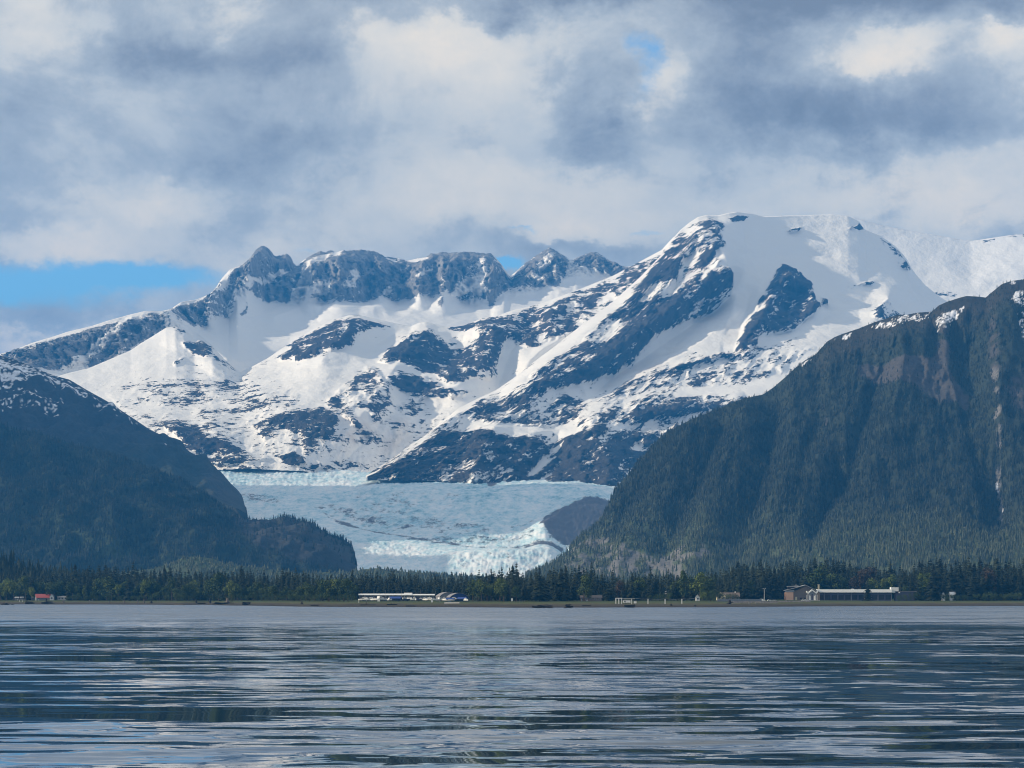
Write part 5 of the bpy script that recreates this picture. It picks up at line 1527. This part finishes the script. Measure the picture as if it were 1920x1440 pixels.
def boats():
    rows = [(679, 'cabin', None, 8, 'small white cabin boat at the alder end of the boatyard row'), (686, 'cabin', None, 10, 'white cabin boat with a tall aerial near the alder thicket'), (694, 'cabin', DARKBLUE, 9, 'navy hulled cabin boat second in from the alder thicket'),
            (702, 'sail', None, 9, 'white sailing boat on stands before the pale shed'), (713, 'cabin', None, 13, 'biggest white cabin boat with a tall mast before the pale shed'), (722, 'sail', None, 9, 'slim white sailing boat next to the biggest cabin boat'), (731, 'cabin', None, 8, 'white cabin boat parked next to the blue tarpaulin'),
            (743, 'tarp', DARKBLUE, 13, 'long boat under a bright blue tarpaulin in the middle of the yard'), (752, 'sail', None, 10, 'white sailing boat with the tallest mast just past the blue tarpaulin'), (760, 'cabin', DARKBLUE, 9, 'navy cabin boat in the middle of the boatyard'), (769, 'cabin', None, 10, 'white cabin boat below the kink of the shed roof'), (778, 'cabin', None, 8, 'short white cabin boat below the raised roof vent'),
            (789, 'sail', DARKBLUE, 9, 'navy sailing boat near the end of the pale shed'), (798, 'cabin', None, 8, 'white cabin boat near the end of the pale shed'), (807, 'cabin', None, 9, 'white cabin boat just before the grey hangar'), (816, 'sail', None, 8, 'white sailing boat at the corner of the grey hangar'), (825, 'cabin', None, 9, 'white cabin boat in front of the grey hangar'),
            (834, 'cabin', None, 8, 'small white cabin boat between the two hangars'), (843, 'tarp', None, 9, 'boat under a blue tarpaulin by the blue-walled hangar'), (853, 'cabin', DARKBLUE, 9, 'navy cabin boat by the blue-walled hangar'), (866, 'tarp', DARKBLUE, 11, 'dark boat under a blue tarpaulin at the far corner of the hangars'), (874, 'cabin', None, 7, 'small white cabin boat tucked against the trees past the hangars')]
    for k, (px, kind, mat, L, lab) in enumerate(rows):
        s = 318 + (k % 3) * 9
        if px > 830:
            s = 300 + (k % 3) * 8
        make_boat(kind, lab, at(px, s), random.choice([.2, -.3, 1.1, 2.6, -1.0, 0.5, 2.9]), mat, L)


def vehicle(name, label, px, s, mat, van=False, rz=0.0):
    t = thing(name, label, 'van' if van else 'car', at(px, s), rz, None if van else 'pale cars parked by the school and hall')
    if van:
        prof = [(-2.6, .45), (2.6, .45), (2.65, 1.1), (1.9, 1.35), (1.35, 2.25), (-2.6, 2.3)]
        win = [(.5, 1.4), (1.72, 1.4), (1.28, 2.1), (.5, 2.1)]
    else:
        prof = [(-2.2, .4), (2.2, .4), (2.25, .85), (1.3, 1.0), (.55, 1.5), (-1.1, 1.52), (-1.9, 1.05), (-2.25, .9)]
        win = [(-1.35, 1.02), (1.0, 1.02), (.45, 1.42), (-1.0, 1.43)]
    MB().extrude_y(prof, -.9, .9).obj('body', mat, t)
    MB().extrude_y(win, -.915, .915).obj('window', GLASS, t)
    wh = MB().tube((0, -.1, 0), (0, .1, 0), .34, .34, 12).mesh('wheel', BLACK)
    for x in (-1.4, 1.4):
        for y in (-.85, .85):
            link('wheel', wh, t, (x, y, .34))


def school():
    # hall: broad roof with a raised clerestory and one sunlit pale wall
    px0, px1, s = 1472, 1536, 470
    d = float(shore_d(1500)) + s
    x0, x1 = float(wx(px0, d)), float(wx(px1, d))
    g = float(land_z(s))
    t = thing('hall', 'brown hall with a grey raised clerestory roof and an orange-lit end wall', 'hall', ((x0 + x1) / 2, d, g))
    W = x1 - x0
    eave = wz(1110, d) - g
    ridge = wz(1097.5, d) - g
    xl = -W / 2
    xs = xl + W * .22           # seam between the pale end and the brown wall
    MB().extrude_y([(xl, -.4), (xs, -.4), (xs, eave - .2), (xl, eave - .2)], -8, 8).obj('end_wall', SUNLITWALL, t)
    MB().extrude_y([(xs + .02, -.4), (W / 2, -.4), (W / 2, eave - .8), (W * .08, ridge - .6), (xs + .02, eave - .3)], -7.4, 8).obj('wall', TAN, t)
    r = MB()
    r.extrude_y([(xl - 1.0, eave + 1.2), (xl - 1.0, eave + 1.7), (W * .08, ridge + .5), (W * .08, ridge)], -8.6, 8.6)
    r.extrude_y([(xl - .6, eave - .2), (xl - .6, eave + 1.3), (xs + 1.0, eave + 2.0), (xs + 1.0, eave + .4)], -8.4, -7.9)
    r.extrude_y([(W * .08 + .02, ridge), (W * .08 + .02, ridge + .5), (W / 2 + .8, eave - .5), (W / 2 + .8, eave - 1.0)], -8.6, 8.6)
    ro = r.obj('roof', GREYROOF, t)
    cz = wz(1103.5, d) - g
    cl = MB().box(xl + 8.2, 0, cz - .6, 11.0, 9, 2.6).obj('clerestory', DARK, t)
    for k in range(6):
        MB().box(xl + 3.5 + k * 1.9, -4.56, cz - .1, 1.4, .1, 1.7).obj('pane', GLASS, cl)
    MB().extrude_y([(xl + 2.0, cz + 2.0), (xl + 2.0, cz + 2.4), (xl + 13, cz + 3.1), (xl + 15.5, cz + 2.2), (xl + 15.5, cz + 1.8)], -5.4, 5.4).obj('clerestory_roof', GREYROOF, cl)
    MB().tube((xl + 11.5, 0, cz + 2.8), (xl + 11.5, 0, cz + 4.6), .25, .2, 6).obj('vent_pipe', GREYROOF, ro)
    MB().box(xs + 3.0, -7.46, 0, 2.0, .12, 3.4).obj('door', CREAM, t)
    MB().box(xs + 9.0, -7.6, 3.4, 7.0, .5, .25).obj('ledge', GREYW, t)
    for k in range(3):
        MB().box(xs + 8 + k * 4.2, -7.46, 1.0, 1.6, .12, 1.5).obj('window', GLASS, t)
    # tall pale stack
    t = thing('chimney_stack', 'slim pale chimney stack rising behind the zigzag entrance gable', 'chimney', at(1535, 520))
    zt = wz(1096, at(1535, 520)[1]) - land_z(520)
    MB().box(0, 0, -.3, 1.6, 1.6, zt).obj('shaft', CREAM, t)
    MB().box(0, 0, zt - .3, 2.0, 2.0, .4).obj('cap', CREAM, t)

    # long classroom block
    s = 400
    d = float(shore_d(1590)) + s
    g = float(land_z(s))
    x0, x1 = float(wx(1533, d)), float(wx(1672, d))
    t = thing('school_building', 'long low school with a deep white roof edge over dark windows', 'school', ((x0 + x1) / 2, d, g))
    W = x1 - x0
    zt = wz(1105, d) - g
    zb = wz(1111, d) - g
    MB().box(0, 7, -.4, W - .8, 13, zb + .3).obj('wall', PURPLE, t)
    ro = MB().extrude_x([(-1.2, zb), (-1.2, zb + .6), (-.4, zt), (15, zt), (15, zb)], -W / 2, W / 2).obj('roof', WHITE, t)
    for k in range(9):
        MB().box(-W / 2 + 5 + k * (W - 10) / 8, -1.23, zb + .1, .25, .08, .5).obj('roof_joint', GREYW, ro)
    MB().box(-W * .02, 4, zt + .02, 2.6, 2, .6).obj('roof_hatch', WHITE, ro)
    n = 11
    for k in range(n):
        x = -W / 2 + (k + .5) * W / n
        f = MB().box(x, .42, 1.0, W / n * .72 + .4, .14, zb * .58).obj('window', DARK, t)
        for j in range(3):
            MB().box(x + (j - 1) * W / n * .235, .33, 1.2, W / n * .21, .06, zb * .58 - .4).obj('pane', GLASS, f)
    for k in range(n + 1):
        MB().box(-W / 2 + .4 + k * (W - .8) / n, .3, -.3, .55, .35, zb + .2).obj('pilaster', GREYW if k % 2 else PURPLE, t)
    # raised end roof
    MB().box(W / 2 + 3.4, 6, zb - .2, 8.0, 9, zt - zb + 2.4).obj('end_block', WHITE, t)
    MB().box(W / 2 + 14, 7, -.3, 20, 11, zb + 1.3).obj('annex', PURPLE, t)
    MB().box(W / 2 + 15, 7, zb + 1.02, 23, 12.4, .4).obj('annex_roof', HANGROOF, t)
    MB().box(W / 2 + 8, .2, zb - .6, 1.4, .8, 1.2).obj('duct', WHITE, t)

    # zigzag entrance
    s = 378
    d = float(shore_d(1523)) + s
    g = float(land_z(s))
    t = thing('school_entrance', 'pale entrance porch with a white zigzag gable at the end of the school', 'porch', (float(wx(1523, d)), d, g))
    w = (wx(1534, d) - wx(1512.5, d))
    zt, zl = wz(1105, d) - g, wz(1110.5, d) - g
    pts = [(-w * .5, zl + 1.4), (-w * .34, zl), (0, zt), (w * .34, zl), (w * .5, zl + 1.6)]
    prof = pts + [(x, z - 1.5) for x, z in pts[::-1]]
    MB().extrude_y(prof, -.6, 5).obj('roof', WHITE, t)
    MB().extrude_y([(-w * .36, -.3), (w * .42, -.3), (w * .42, zl - .3), (w * .3, zl - 1.0), (0, zt - 1.7), (-w * .3, zl - 1.0), (-w * .36, zl - 1.0)], 0, 5).obj('wall', GREYW, t)
    MB().box(0, -.06, 0, 1.5, .12, zl * .8).obj('door', PURPLE, t)
    for k in (-1, 1):
        MB().box(k * w * .2, -.06, .8, 1.5, .12, zl * .5).obj('pilaster', WHITE, t)
    for x in (-w * .5, -w * .28, w * .28, w * .44):
        MB().box(x * .96, -.35, -.3, .35, .35, zl * .7 + .3).obj('column', WHITE, t)
    MB().box(0, -2, -.4, w * 1.25, 4, .9).obj('step', CONC, t)


def shore_buildings():
    gable_house('red_roofed_house', 'small house with a bright red metal roof among the trees', 'house', 81, 355, 19, 12, 3.2, 4.4, GREYW, REDROOF, rz=.35, windows=4)
    gable_house('white_gabled_house', 'white gable end standing against the red-roofed house', 'house', 98, 360, 5, 8, 4.6, 3.2, WHITE, GREYROOF, axis='y', windows=1)
    gable_house('grey_bungalow', 'low pale grey bungalow almost hidden by bushes beside the red-roofed house', 'house', 118, 372, 12, 8, 3.4, 1.6, WHITE, GREYROOF, windows=3)
    gable_house('green_shed', 'long low grey shed behind the bushes before the red-roofed house', 'shed', 48, 350, 26, 8, 2.8, 1.4, GREYW, GREYROOF, windows=4)
    gable_house('brown_cabin', 'low brown cabin with a dark roof peeping out between spruces', 'cabin', 1112, 385, 16, 9, 3.0, 2.2, TAN, BROWNROOF, windows=4)
    gable_house('forest_cabin', 'dark brown cabin partly behind a spruce before the other cabin', 'cabin', 1097, 392, 9, 8, 2.8, 2.0, TAN, BROWNROOF, windows=2)
    gable_house('yellow_house', 'yellow gabled front wing under a brown roof', 'house', 1352, 470, 9, 9, 4.0, 4.0, CREAM, BROWNROOF, axis='y', windows=2)
    gable_house('brown_roofed_house', 'long house with a brown shingle roof joined to the yellow gable', 'house', 1369, 480, 18, 10, 3.6, 3.8, TAN, BROWNROOF, windows=4, chimney=True)
    gable_house('white_cottage', 'small white cottage beside the yellow-green tree', 'cottage', 1308, 395, 3.6, 6, 3.4, 2.2, WHITE, GREYROOF, axis='y', windows=1)
    gable_house('blue_roofed_house', 'pale blue roof just visible between the spruces above the row of posts', 'house', 1243, 520, 12, 9, 6.0, 2.4, GREYW, GREYROOF, windows=3)
    gable_house('white_eaved_house', 'white-walled house showing between dark trees beyond the school', 'house', 1786, 372, 6, 8, 6.5, 2.6, WHITE, WHITE, windows=2)
    gable_house('white_gable_in_trees', 'narrow white gable half hidden by spruce trunks beyond the school', 'house', 1768, 372, 3.6, 8, 6.0, 2.6, WHITE, GREYROOF, axis='y', windows=1)

    # white portal frames and the posts that carry a line along the flat
    px, s = 1174, 150
    x, y, z = at(px, s)
    t = thing('portal_frame', 'white open portal frame standing on the meadow before the forest', 'frame', (x, y, z))
    top = wz(1121.5, y) - z
    xs = [wx(q, y) - x for q in (1155, 1160.5, 1165.5, 1184.5)]
    for q in xs:
        MB().box(q, 0, -.4, .55, .55, top).obj('post', WHITE, t)
    for q in xs[:2]:
        MB().box(q, 6, -.4, .55, .55, top).obj('post', WHITE, t)
    MB().box((xs[0] + xs[2]) / 2, 0, top - .4, xs[2] - xs[0] + 1, .7, .6).obj('beam', WHITE, t)
    MB().box((xs[2] + xs[3]) / 2 + 1.2, .1, top - .75, xs[3] - xs[2] + 3, .5, .35).obj('beam', WHITE, t)
    x, y, z = at(1175, 175)
    t = thing('white_trailer', 'white box trailer parked behind the portal frame', 'trailer', (x, y, z))
    MB().box(0, 0, .7, 6.4, 2.4, 2.0).obj('body', WHITE, t)
    MB().box(0, 0, 2.72, 6.7, 2.6, .25).obj('roof', GREYROOF, t)
    wh = MB().tube((0, -.12, 0), (0, .12, 0), .42, .42, 12).mesh('wheel', BLACK)
    for q in (-1.2, 1.2):
        link('wheel', wh, t, (q, -1.15, .42))
        link('wheel', wh, t, (q, 1.15, .42))
    MB().box(-1.6, -1.24, 1.3, 1.2, .06, .9).obj('window', GLASS, t)
    x, y, z = at(1191, 185)
    t = thing('utility_cabinet', 'small white utility cabinet just past the portal frame', 'cabinet', (x, y, z))
    MB().box(0, 0, 0, 2.2, 1.4, 1.9).obj('body', WHITE, t)
    MB().box(0, 0, 1.92, 2.5, 1.7, .2).obj('lid', GREYROOF, t)
    labs = ['white post nearest the portal frame, carrying the line across the meadow', 'middle white post of the three carrying the line across the meadow', 'white post nearest the slim poplar, carrying the line across the meadow']
    tops = []
    for q, lab in zip((1215, 1247, 1278.5), labs):
        x, y, z = at(q, 150)
        t = thing('line_post', lab, 'post', (x, y, z), 0, 'white posts carrying the line')
        hh = wz(1123, y) - z
        MB().box(0, 0, -.3, .75, .6, hh).obj('shaft', WHITE, t)
        MB().box(0, 0, hh - .28, 1.1, .7, .25).obj('crossarm', WHITE, t)
        tops.append((x, y, z + hh))
    x, y, z = at(1192, 150)
    p0 = (x, y, wz(1122, y))
    x, y, z = at(1303, 150)
    pts = [p0] + tops + [(x, y, wz(1122, y))]
    m = MB()
    for a, b_ in zip(pts[:-1], pts[1:]):
        mid = tuple((u + v) / 2 - (.35 if i == 2 else 0) for i, (u, v) in enumerate(zip(a, b_)))
        m.tube(a, mid, .11, .11, 5).tube(mid, b_, .11, .11, 5)
    o = m.obj('overhead_line', STEEL, None, label='thin grey line strung over the row of white posts', category='cable')

    # light mast, van, cars, fence, riprap
    x, y, z = at(1433, 330)
    t = thing('light_mast', 'tall grey light mast with a crossbar beside the white van', 'light mast', (x, y, z))
    hh = wz(1104, y) - z
    MB().tube((0, 0, -.3), (0, 0, hh), .32, .2, 8).obj('pole', STEEL, t)
    MB().box(0, 0, hh - .1, 2.6, .22, .22).obj('crossbar', STEEL, t)
    for q in (-1.1, 1.1):
        MB().box(q, -.1, hh + .13, .7, .5, .4).obj('lamp_head', WHITE, t)
    vehicle('white_van', 'white van parked at the foot of the light mast', 1430, 345, WHITE, True)
    vehicle('parked_car', 'pale car parked just past the light mast by the fence end', 1443, 352, WHITE, rz=.2)
    vehicle('parked_car', 'silver car parked between the light mast and the hall', 1452, 356, STEEL, rz=-.1)
    vehicle('parked_car', 'white car parked in front of the zigzag school entrance', 1507, 352, WHITE)
    vehicle('parked_car', 'white car parked second in front of the hall wall', 1512, 366, WHITE, rz=.1)
    m = thing('chain_link_fence', 'long pale chain-link fence along the top of the stone bank', 'fence', at(1395, 322))
    ox, oy, oz = at(1395, 322)
    prev = None
    for k, q in enumerate(np.linspace(1345, 1428, 20)):
        x, y, z = at(q, 322)
        MB().box(x - ox, y - oy, z - oz - .2, .16, .16, 2.5).obj('post', STEEL, m)
        if prev:
            x2, y2, z2 = prev
            MB().add([(x2 - ox, y2 - oy + .05, z2 - oz), (x - ox, y - oy + .05, z - oz), (x - ox, y - oy + .05, z - oz + 2.2), (x2 - ox, y2 - oy + .05, z2 - oz + 2.2), (x2 - ox, y2 - oy + .1, z2 - oz), (x - ox, y - oy + .1, z - oz), (x - ox, y - oy + .1, z - oz + 2.2), (x2 - ox, y2 - oy + .1, z2 - oz + 2.2)],
                     [(0, 1, 2, 3), (7, 6, 5, 4), (3, 2, 6, 7), (0, 4, 5, 1)]).obj('wire_panel', GREYW, m)
        prev = (x, y, z)
    # stones of the bank
    r = np.random.default_rng(3)
    mb = MB()
    for k in range(900):
        q = r.uniform(1372, 1520)
        s = r.uniform(150, 315) if q < 1460 else r.uniform(230, 345)
        x, y, z = at(q, s)
        a = r.uniform(.35, 1.0)
        j = lambda: r.uniform(.6, 1.15) * a
        mb.add([(x - j(), y, z), (x, y - j(), z), (x + j(), y, z), (x, y + j(), z), (x + r.normal() * .2, y + r.normal() * .2, z + j() * .9)], [(0, 1, 4), (1, 2, 4), (2, 3, 4), (3, 0, 4)])
    mb.obj('stone_rubble', ROCKM, None, kind='stuff', label='grey stone bank below the chain-link fence')

    # marker boards, posts and blocks on the flat
    for px, s, w, h, nm, lab, cat in [(710, 255, 2.3, 2.2, 'marker_board', 'white square marker board in front of the biggest cabin boat', 'sign'), (810, 190, 1.5, 1.9, 'marker_board', 'small white marker board on the mud before the grey hangar', 'sign'), (960, 290, 1.3, 2.6, 'marker_board', 'tall white marker board at the edge of the trees past the alders', 'sign')]:
        t = thing(nm, lab, cat, at(px, s), 0, 'white marker boards on the shore')
        MB().box(0, 0, .7, w, .12, h).obj('board', WHITE, t)
        for q in (-w * .35, w * .35):
            MB().box(q, .12, -.3, .12, .1, h + .9).obj('post', DARK, t)
    x, y, z = at(847, 170)
    t = thing('concrete_ramp', 'pale concrete ramp edge lying on the mud before the hangars', 'ramp', (x, y, z), -.05)
    MB().extrude_x([(-3, -.3), (3, -.3), (3, .9), (-3, .2)], -6.5, 6.5).obj('slab', CONC, t)
    MB().box(6.9, 0, -.3, .7, 4, 1.5).obj('kerb', CONC, t)
    for px, s, h, nm, lab in [(37, 150, 3.4, 'leaning_post', 'leaning white post on the grass before the red-roofed house'), (42, 170, 2.6, 'short_post', 'shorter pale post just behind the leaning white one'), (687, 140, 3.2, 'mooring_post', 'thin dark post on the mud before the pale shed'), (673, 200, 3.0, 'fence_stake', 'thin pale stake at the edge of the alder thicket'), (168, 130, 2.4, 'pale_stump', 'pale broken stump with a knob on top by the shore spruce'), (173, 150, 3.2, 'pale_stump', 'second pale stump, taller and greyer, by the shore spruce')]:
        t = thing(nm, lab, 'stump' if 'stump' in nm else 'post', at(px, s))
        lean = .5 if 'leaning' in nm else .12
        r0 = .42 if 'stump' in nm else .22
        MB().tube((0, 0, -.3), (-lean, 0, h * .8), r0, r0 * .7, 7).obj('shaft', WHITE if 'stump' not in nm and 'mooring' not in nm else (DRIFT if 'mooring' not in nm else DARK), t)
        MB().tube((-lean, 0, h * .8 + .01), (-lean * 1.3, .1, h), r0 * 1.05, r0 * .5, 7).obj('head', CONC, t)
    for k, px in enumerate((964, 969, 974, 979, 984)):
        t = thing('fence_stake', 'thin pale stake in the short row past the tall marker board', 'post', at(px, 255), 0, 'row of thin stakes past the tall marker board')
        MB().tube((0, 0, -.3), (.05, 0, 2.0 + .3 * (k % 2)), .16, .13, 6).obj('shaft', DRIFT, t)
        MB().box(.05, 0, 2.02 + .3 * (k % 2), .4, .3, .12).obj('cap', DRIFT, t)


def log_pile(name, label, px, s, n, L, hgt, cat='driftwood', group=None, mat=None, seed=0, zz=None):
    r = random.Random(seed)
    x, y, z = at(px, s)
    if zz is not None:
        z = zz
    t = thing(name, label, cat, (x, y, z), 0, group)
    for k in range(n):
        a = r.uniform(-.5, .5)
        ln = L * r.uniform(.35, .8)
        cx = r.uniform(-1, 1) * (L - ln) / 2
        u = abs(cx) / (L / 2)
        zc = hgt * (1 - u) * r.uniform(.1, .9)
        tilt = r.uniform(-.16, .16)
        c, sn = math.cos(a) * ln / 2, math.sin(a) * ln / 2
        rad = r.uniform(.16, .42)
        m = MB()
        p0, p1 = (cx - c, -sn, zc - tilt * ln / 2), (cx + c, sn, zc + tilt * ln / 2)
        m.tube(p0, p1, rad, rad * .6, 7)
        if r.random() < .5:
            q = tuple(p0[i] * .4 + p1[i] * .6 for i in range(3))
            m.tube(q, (q[0] + r.uniform(-1, 1), q[1], q[2] + r.uniform(.5, 1.3)), rad * .4, rad * .15, 5)
        m.obj('log', mat or WETWOOD, t)
    return t


def stump(px, s, h, w, label, mat=DRIFT, seed=0, group='grey stumps and roots along the shore'):
    r = random.Random(seed)
    t = thing('tree_stump', label, 'stump', at(px, s), r.uniform(0, 3), group)
    MB().tube((0, 0, -.3), (r.uniform(-.4, .4), 0, h), w * .45, w * .28, 9).obj('bole', mat, t)
    for k in range(6):
        a = k * 1.05 + r.uniform(-.3, .3)
        MB().tube((math.cos(a) * w * .2, math.sin(a) * w * .2, h * r.uniform(.15, .5)), (math.cos(a) * w * r.uniform(.7, 1.3), math.sin(a) * w * .8, r.uniform(-.2, h * .55)), w * .14, w * .05, 6).obj('root', mat, t)


def driftwood():
    log_pile('driftwood_heap', 'long low dark driftwood heap in the shallows, wider of the pair', 1018, -60, 26, 17, 2.4, seed=1, zz=0, group='driftwood heaps in the shallows')
    log_pile('driftwood_heap', 'short dark driftwood heap in the shallows next to the long one', 1066, -55, 18, 7.5, 2.9, seed=2, zz=0, group='driftwood heaps in the shallows')
    log_pile('driftwood_heap', 'dark driftwood heap at the waterline below the portal frame', 1181, -25, 22, 9.5, 2.4, seed=3, zz=0, group='driftwood heaps in the shallows')
    log_pile('driftwood_heap', 'low grey driftwood heap just behind the one below the portal frame', 1176, 40, 10, 7, 2.0, seed=4, mat=DRIFT, group='driftwood heaps in the shallows')
    log_pile('driftwood_heap', 'dark driftwood heap at the tip of the stump shore', 462, 20, 24, 9, 3.6, seed=5, group='driftwood heaps on the mud')
    log_pile('driftwood_heap', 'flat dark driftwood heap beside the pointed shore tip', 420, 60, 20, 26, 1.6, seed=6, group='driftwood heaps on the mud')
    log_pile('driftwood_heap', 'black log heap at the water below the red-roofed house', 90, 40, 24, 16, 2.6, seed=7, group='driftwood heaps on the mud')
    log_pile('driftwood_heap', 'black rounded log heap below the leaning white post', 56, 30, 22, 12, 2.8, seed=8, group='driftwood heaps on the mud')
    log_pile('driftwood_heap', 'low dark heap of logs by the grass point near the thicket', 380, 40, 14, 18, 1.5, seed=9, group='driftwood heaps on the mud')
    for k, (px, s, h, w, lab) in enumerate([(87, 80, 5, 2.4, 'dark upright stump in the black log heap'), (119, 120, 3.4, 2.6, 'grey rounded stump past the black log heap'), (258, 110, 3.2, 1.6, 'thin grey stump under the big dark spruce'), (270, 105, 4.0, 1.6, 'leaning grey stump beside the thin one'), (284, 90, 2.6, 2.4, 'squat dark stump near the sandy point'),
                                            (233, 110, 3.0, 1.8, 'branched grey stump above the pebbly shore'), (368, 110, 4.2, 2.0, 'dark stump standing behind the flat grass point'), (394, 100, 5.2, 2.2, 'tall dark root stump past the flat grass point'), (426, 110, 5.6, 4.0, 'biggest round pale root plate near the tip of the stump shore'), (566, 110, 2.6, 2.0, 'small dark stump below the alder thicket'), (205, 100, 2.2, 1.6, 'low grey stump past the pale stumps'),
                                            (1258, 70, 1.6, 2.0, 'low dark stump on the meadow below the row of posts'), (1303, 35, 1.2, 1.8, 'small dark stump on the mud near the white cottage'), (1368, 130, 3.4, 3.4, 'dark round root mass at the end of the stone bank')]):
        stump(px, s, h, w, lab, DRIFT if 'grey' in lab or 'pale' in lab else WETWOOD, k)
    # single logs on the mud
    for k, (px, s, L, lab) in enumerate([(690, 70, 13, 'long dark log on the mud before the pale shed'), (735, 95, 9, 'dark log on the mud before the blue tarpaulin'), (505, 30, 8, 'pale log at the waterline before the thicket'), (590, 25, 7, 'dark log at the waterline past the thicket'), (770, 20, 8, 'dark log at the waterline below the boatyard'), (1100, 50, 7, 'dark log on the mud before the brown cabin'), (335, 6, 9, 'low log at the tip of the pebbly point')]):
        t = thing('driftwood_log', lab, 'log', at(px, s), random.uniform(-.2, .2), 'single logs on the mud')
        MB().tube((-L / 2, 0, .35), (L / 2, 0, .45), .5, .32, 8).obj('bole', WETWOOD if 'dark' in lab else DRIFT, t)
        MB().tube((-L * .1, 0, .5), (-L * .05, .5, 1.7), .16, .08, 6).obj('branch', WETWOOD if 'dark' in lab else DRIFT, t)
    # rock awash
    r = np.random.default_rng(5)
    for px, dd, w, h, lab in [(9, -260, 5.0, 2.0, 'dark low rock awash off the stump shore'), (23, -265, 1.8, .7, 'tiny dark rock awash beside the bigger one')]:
        d = float(shore_d(px)) + dd
        n, m = 12, 6
        V, Fq = [], []
        for j in range(m + 1):
            for i in range(n):
                a, e = 2 * math.pi * i / n, -.5 + (math.pi / 2 + .5) * j / m
                q = 1 + r.normal() * .12
                V.append((math.cos(a) * math.cos(e) * w * q, math.sin(a) * math.cos(e) * w * .6 * q, math.sin(e) * h * q))
        for j in range(m):
            for i in range(n):
                Fq.append((j * n + i, j * n + (i + 1) % n, (j + 1) * n + (i + 1) % n, (j + 1) * n + i))
        mb = MB()
        mb.add(V, Fq)
        o = mb.obj('wet_rock', WETWOOD, None, label=lab, category='rock', group='rocks awash')
        o.location = (float(wx(px, d)), d, 0)


plant_trees()
boatyard()
boats()
school()
shore_buildings()
driftwood()
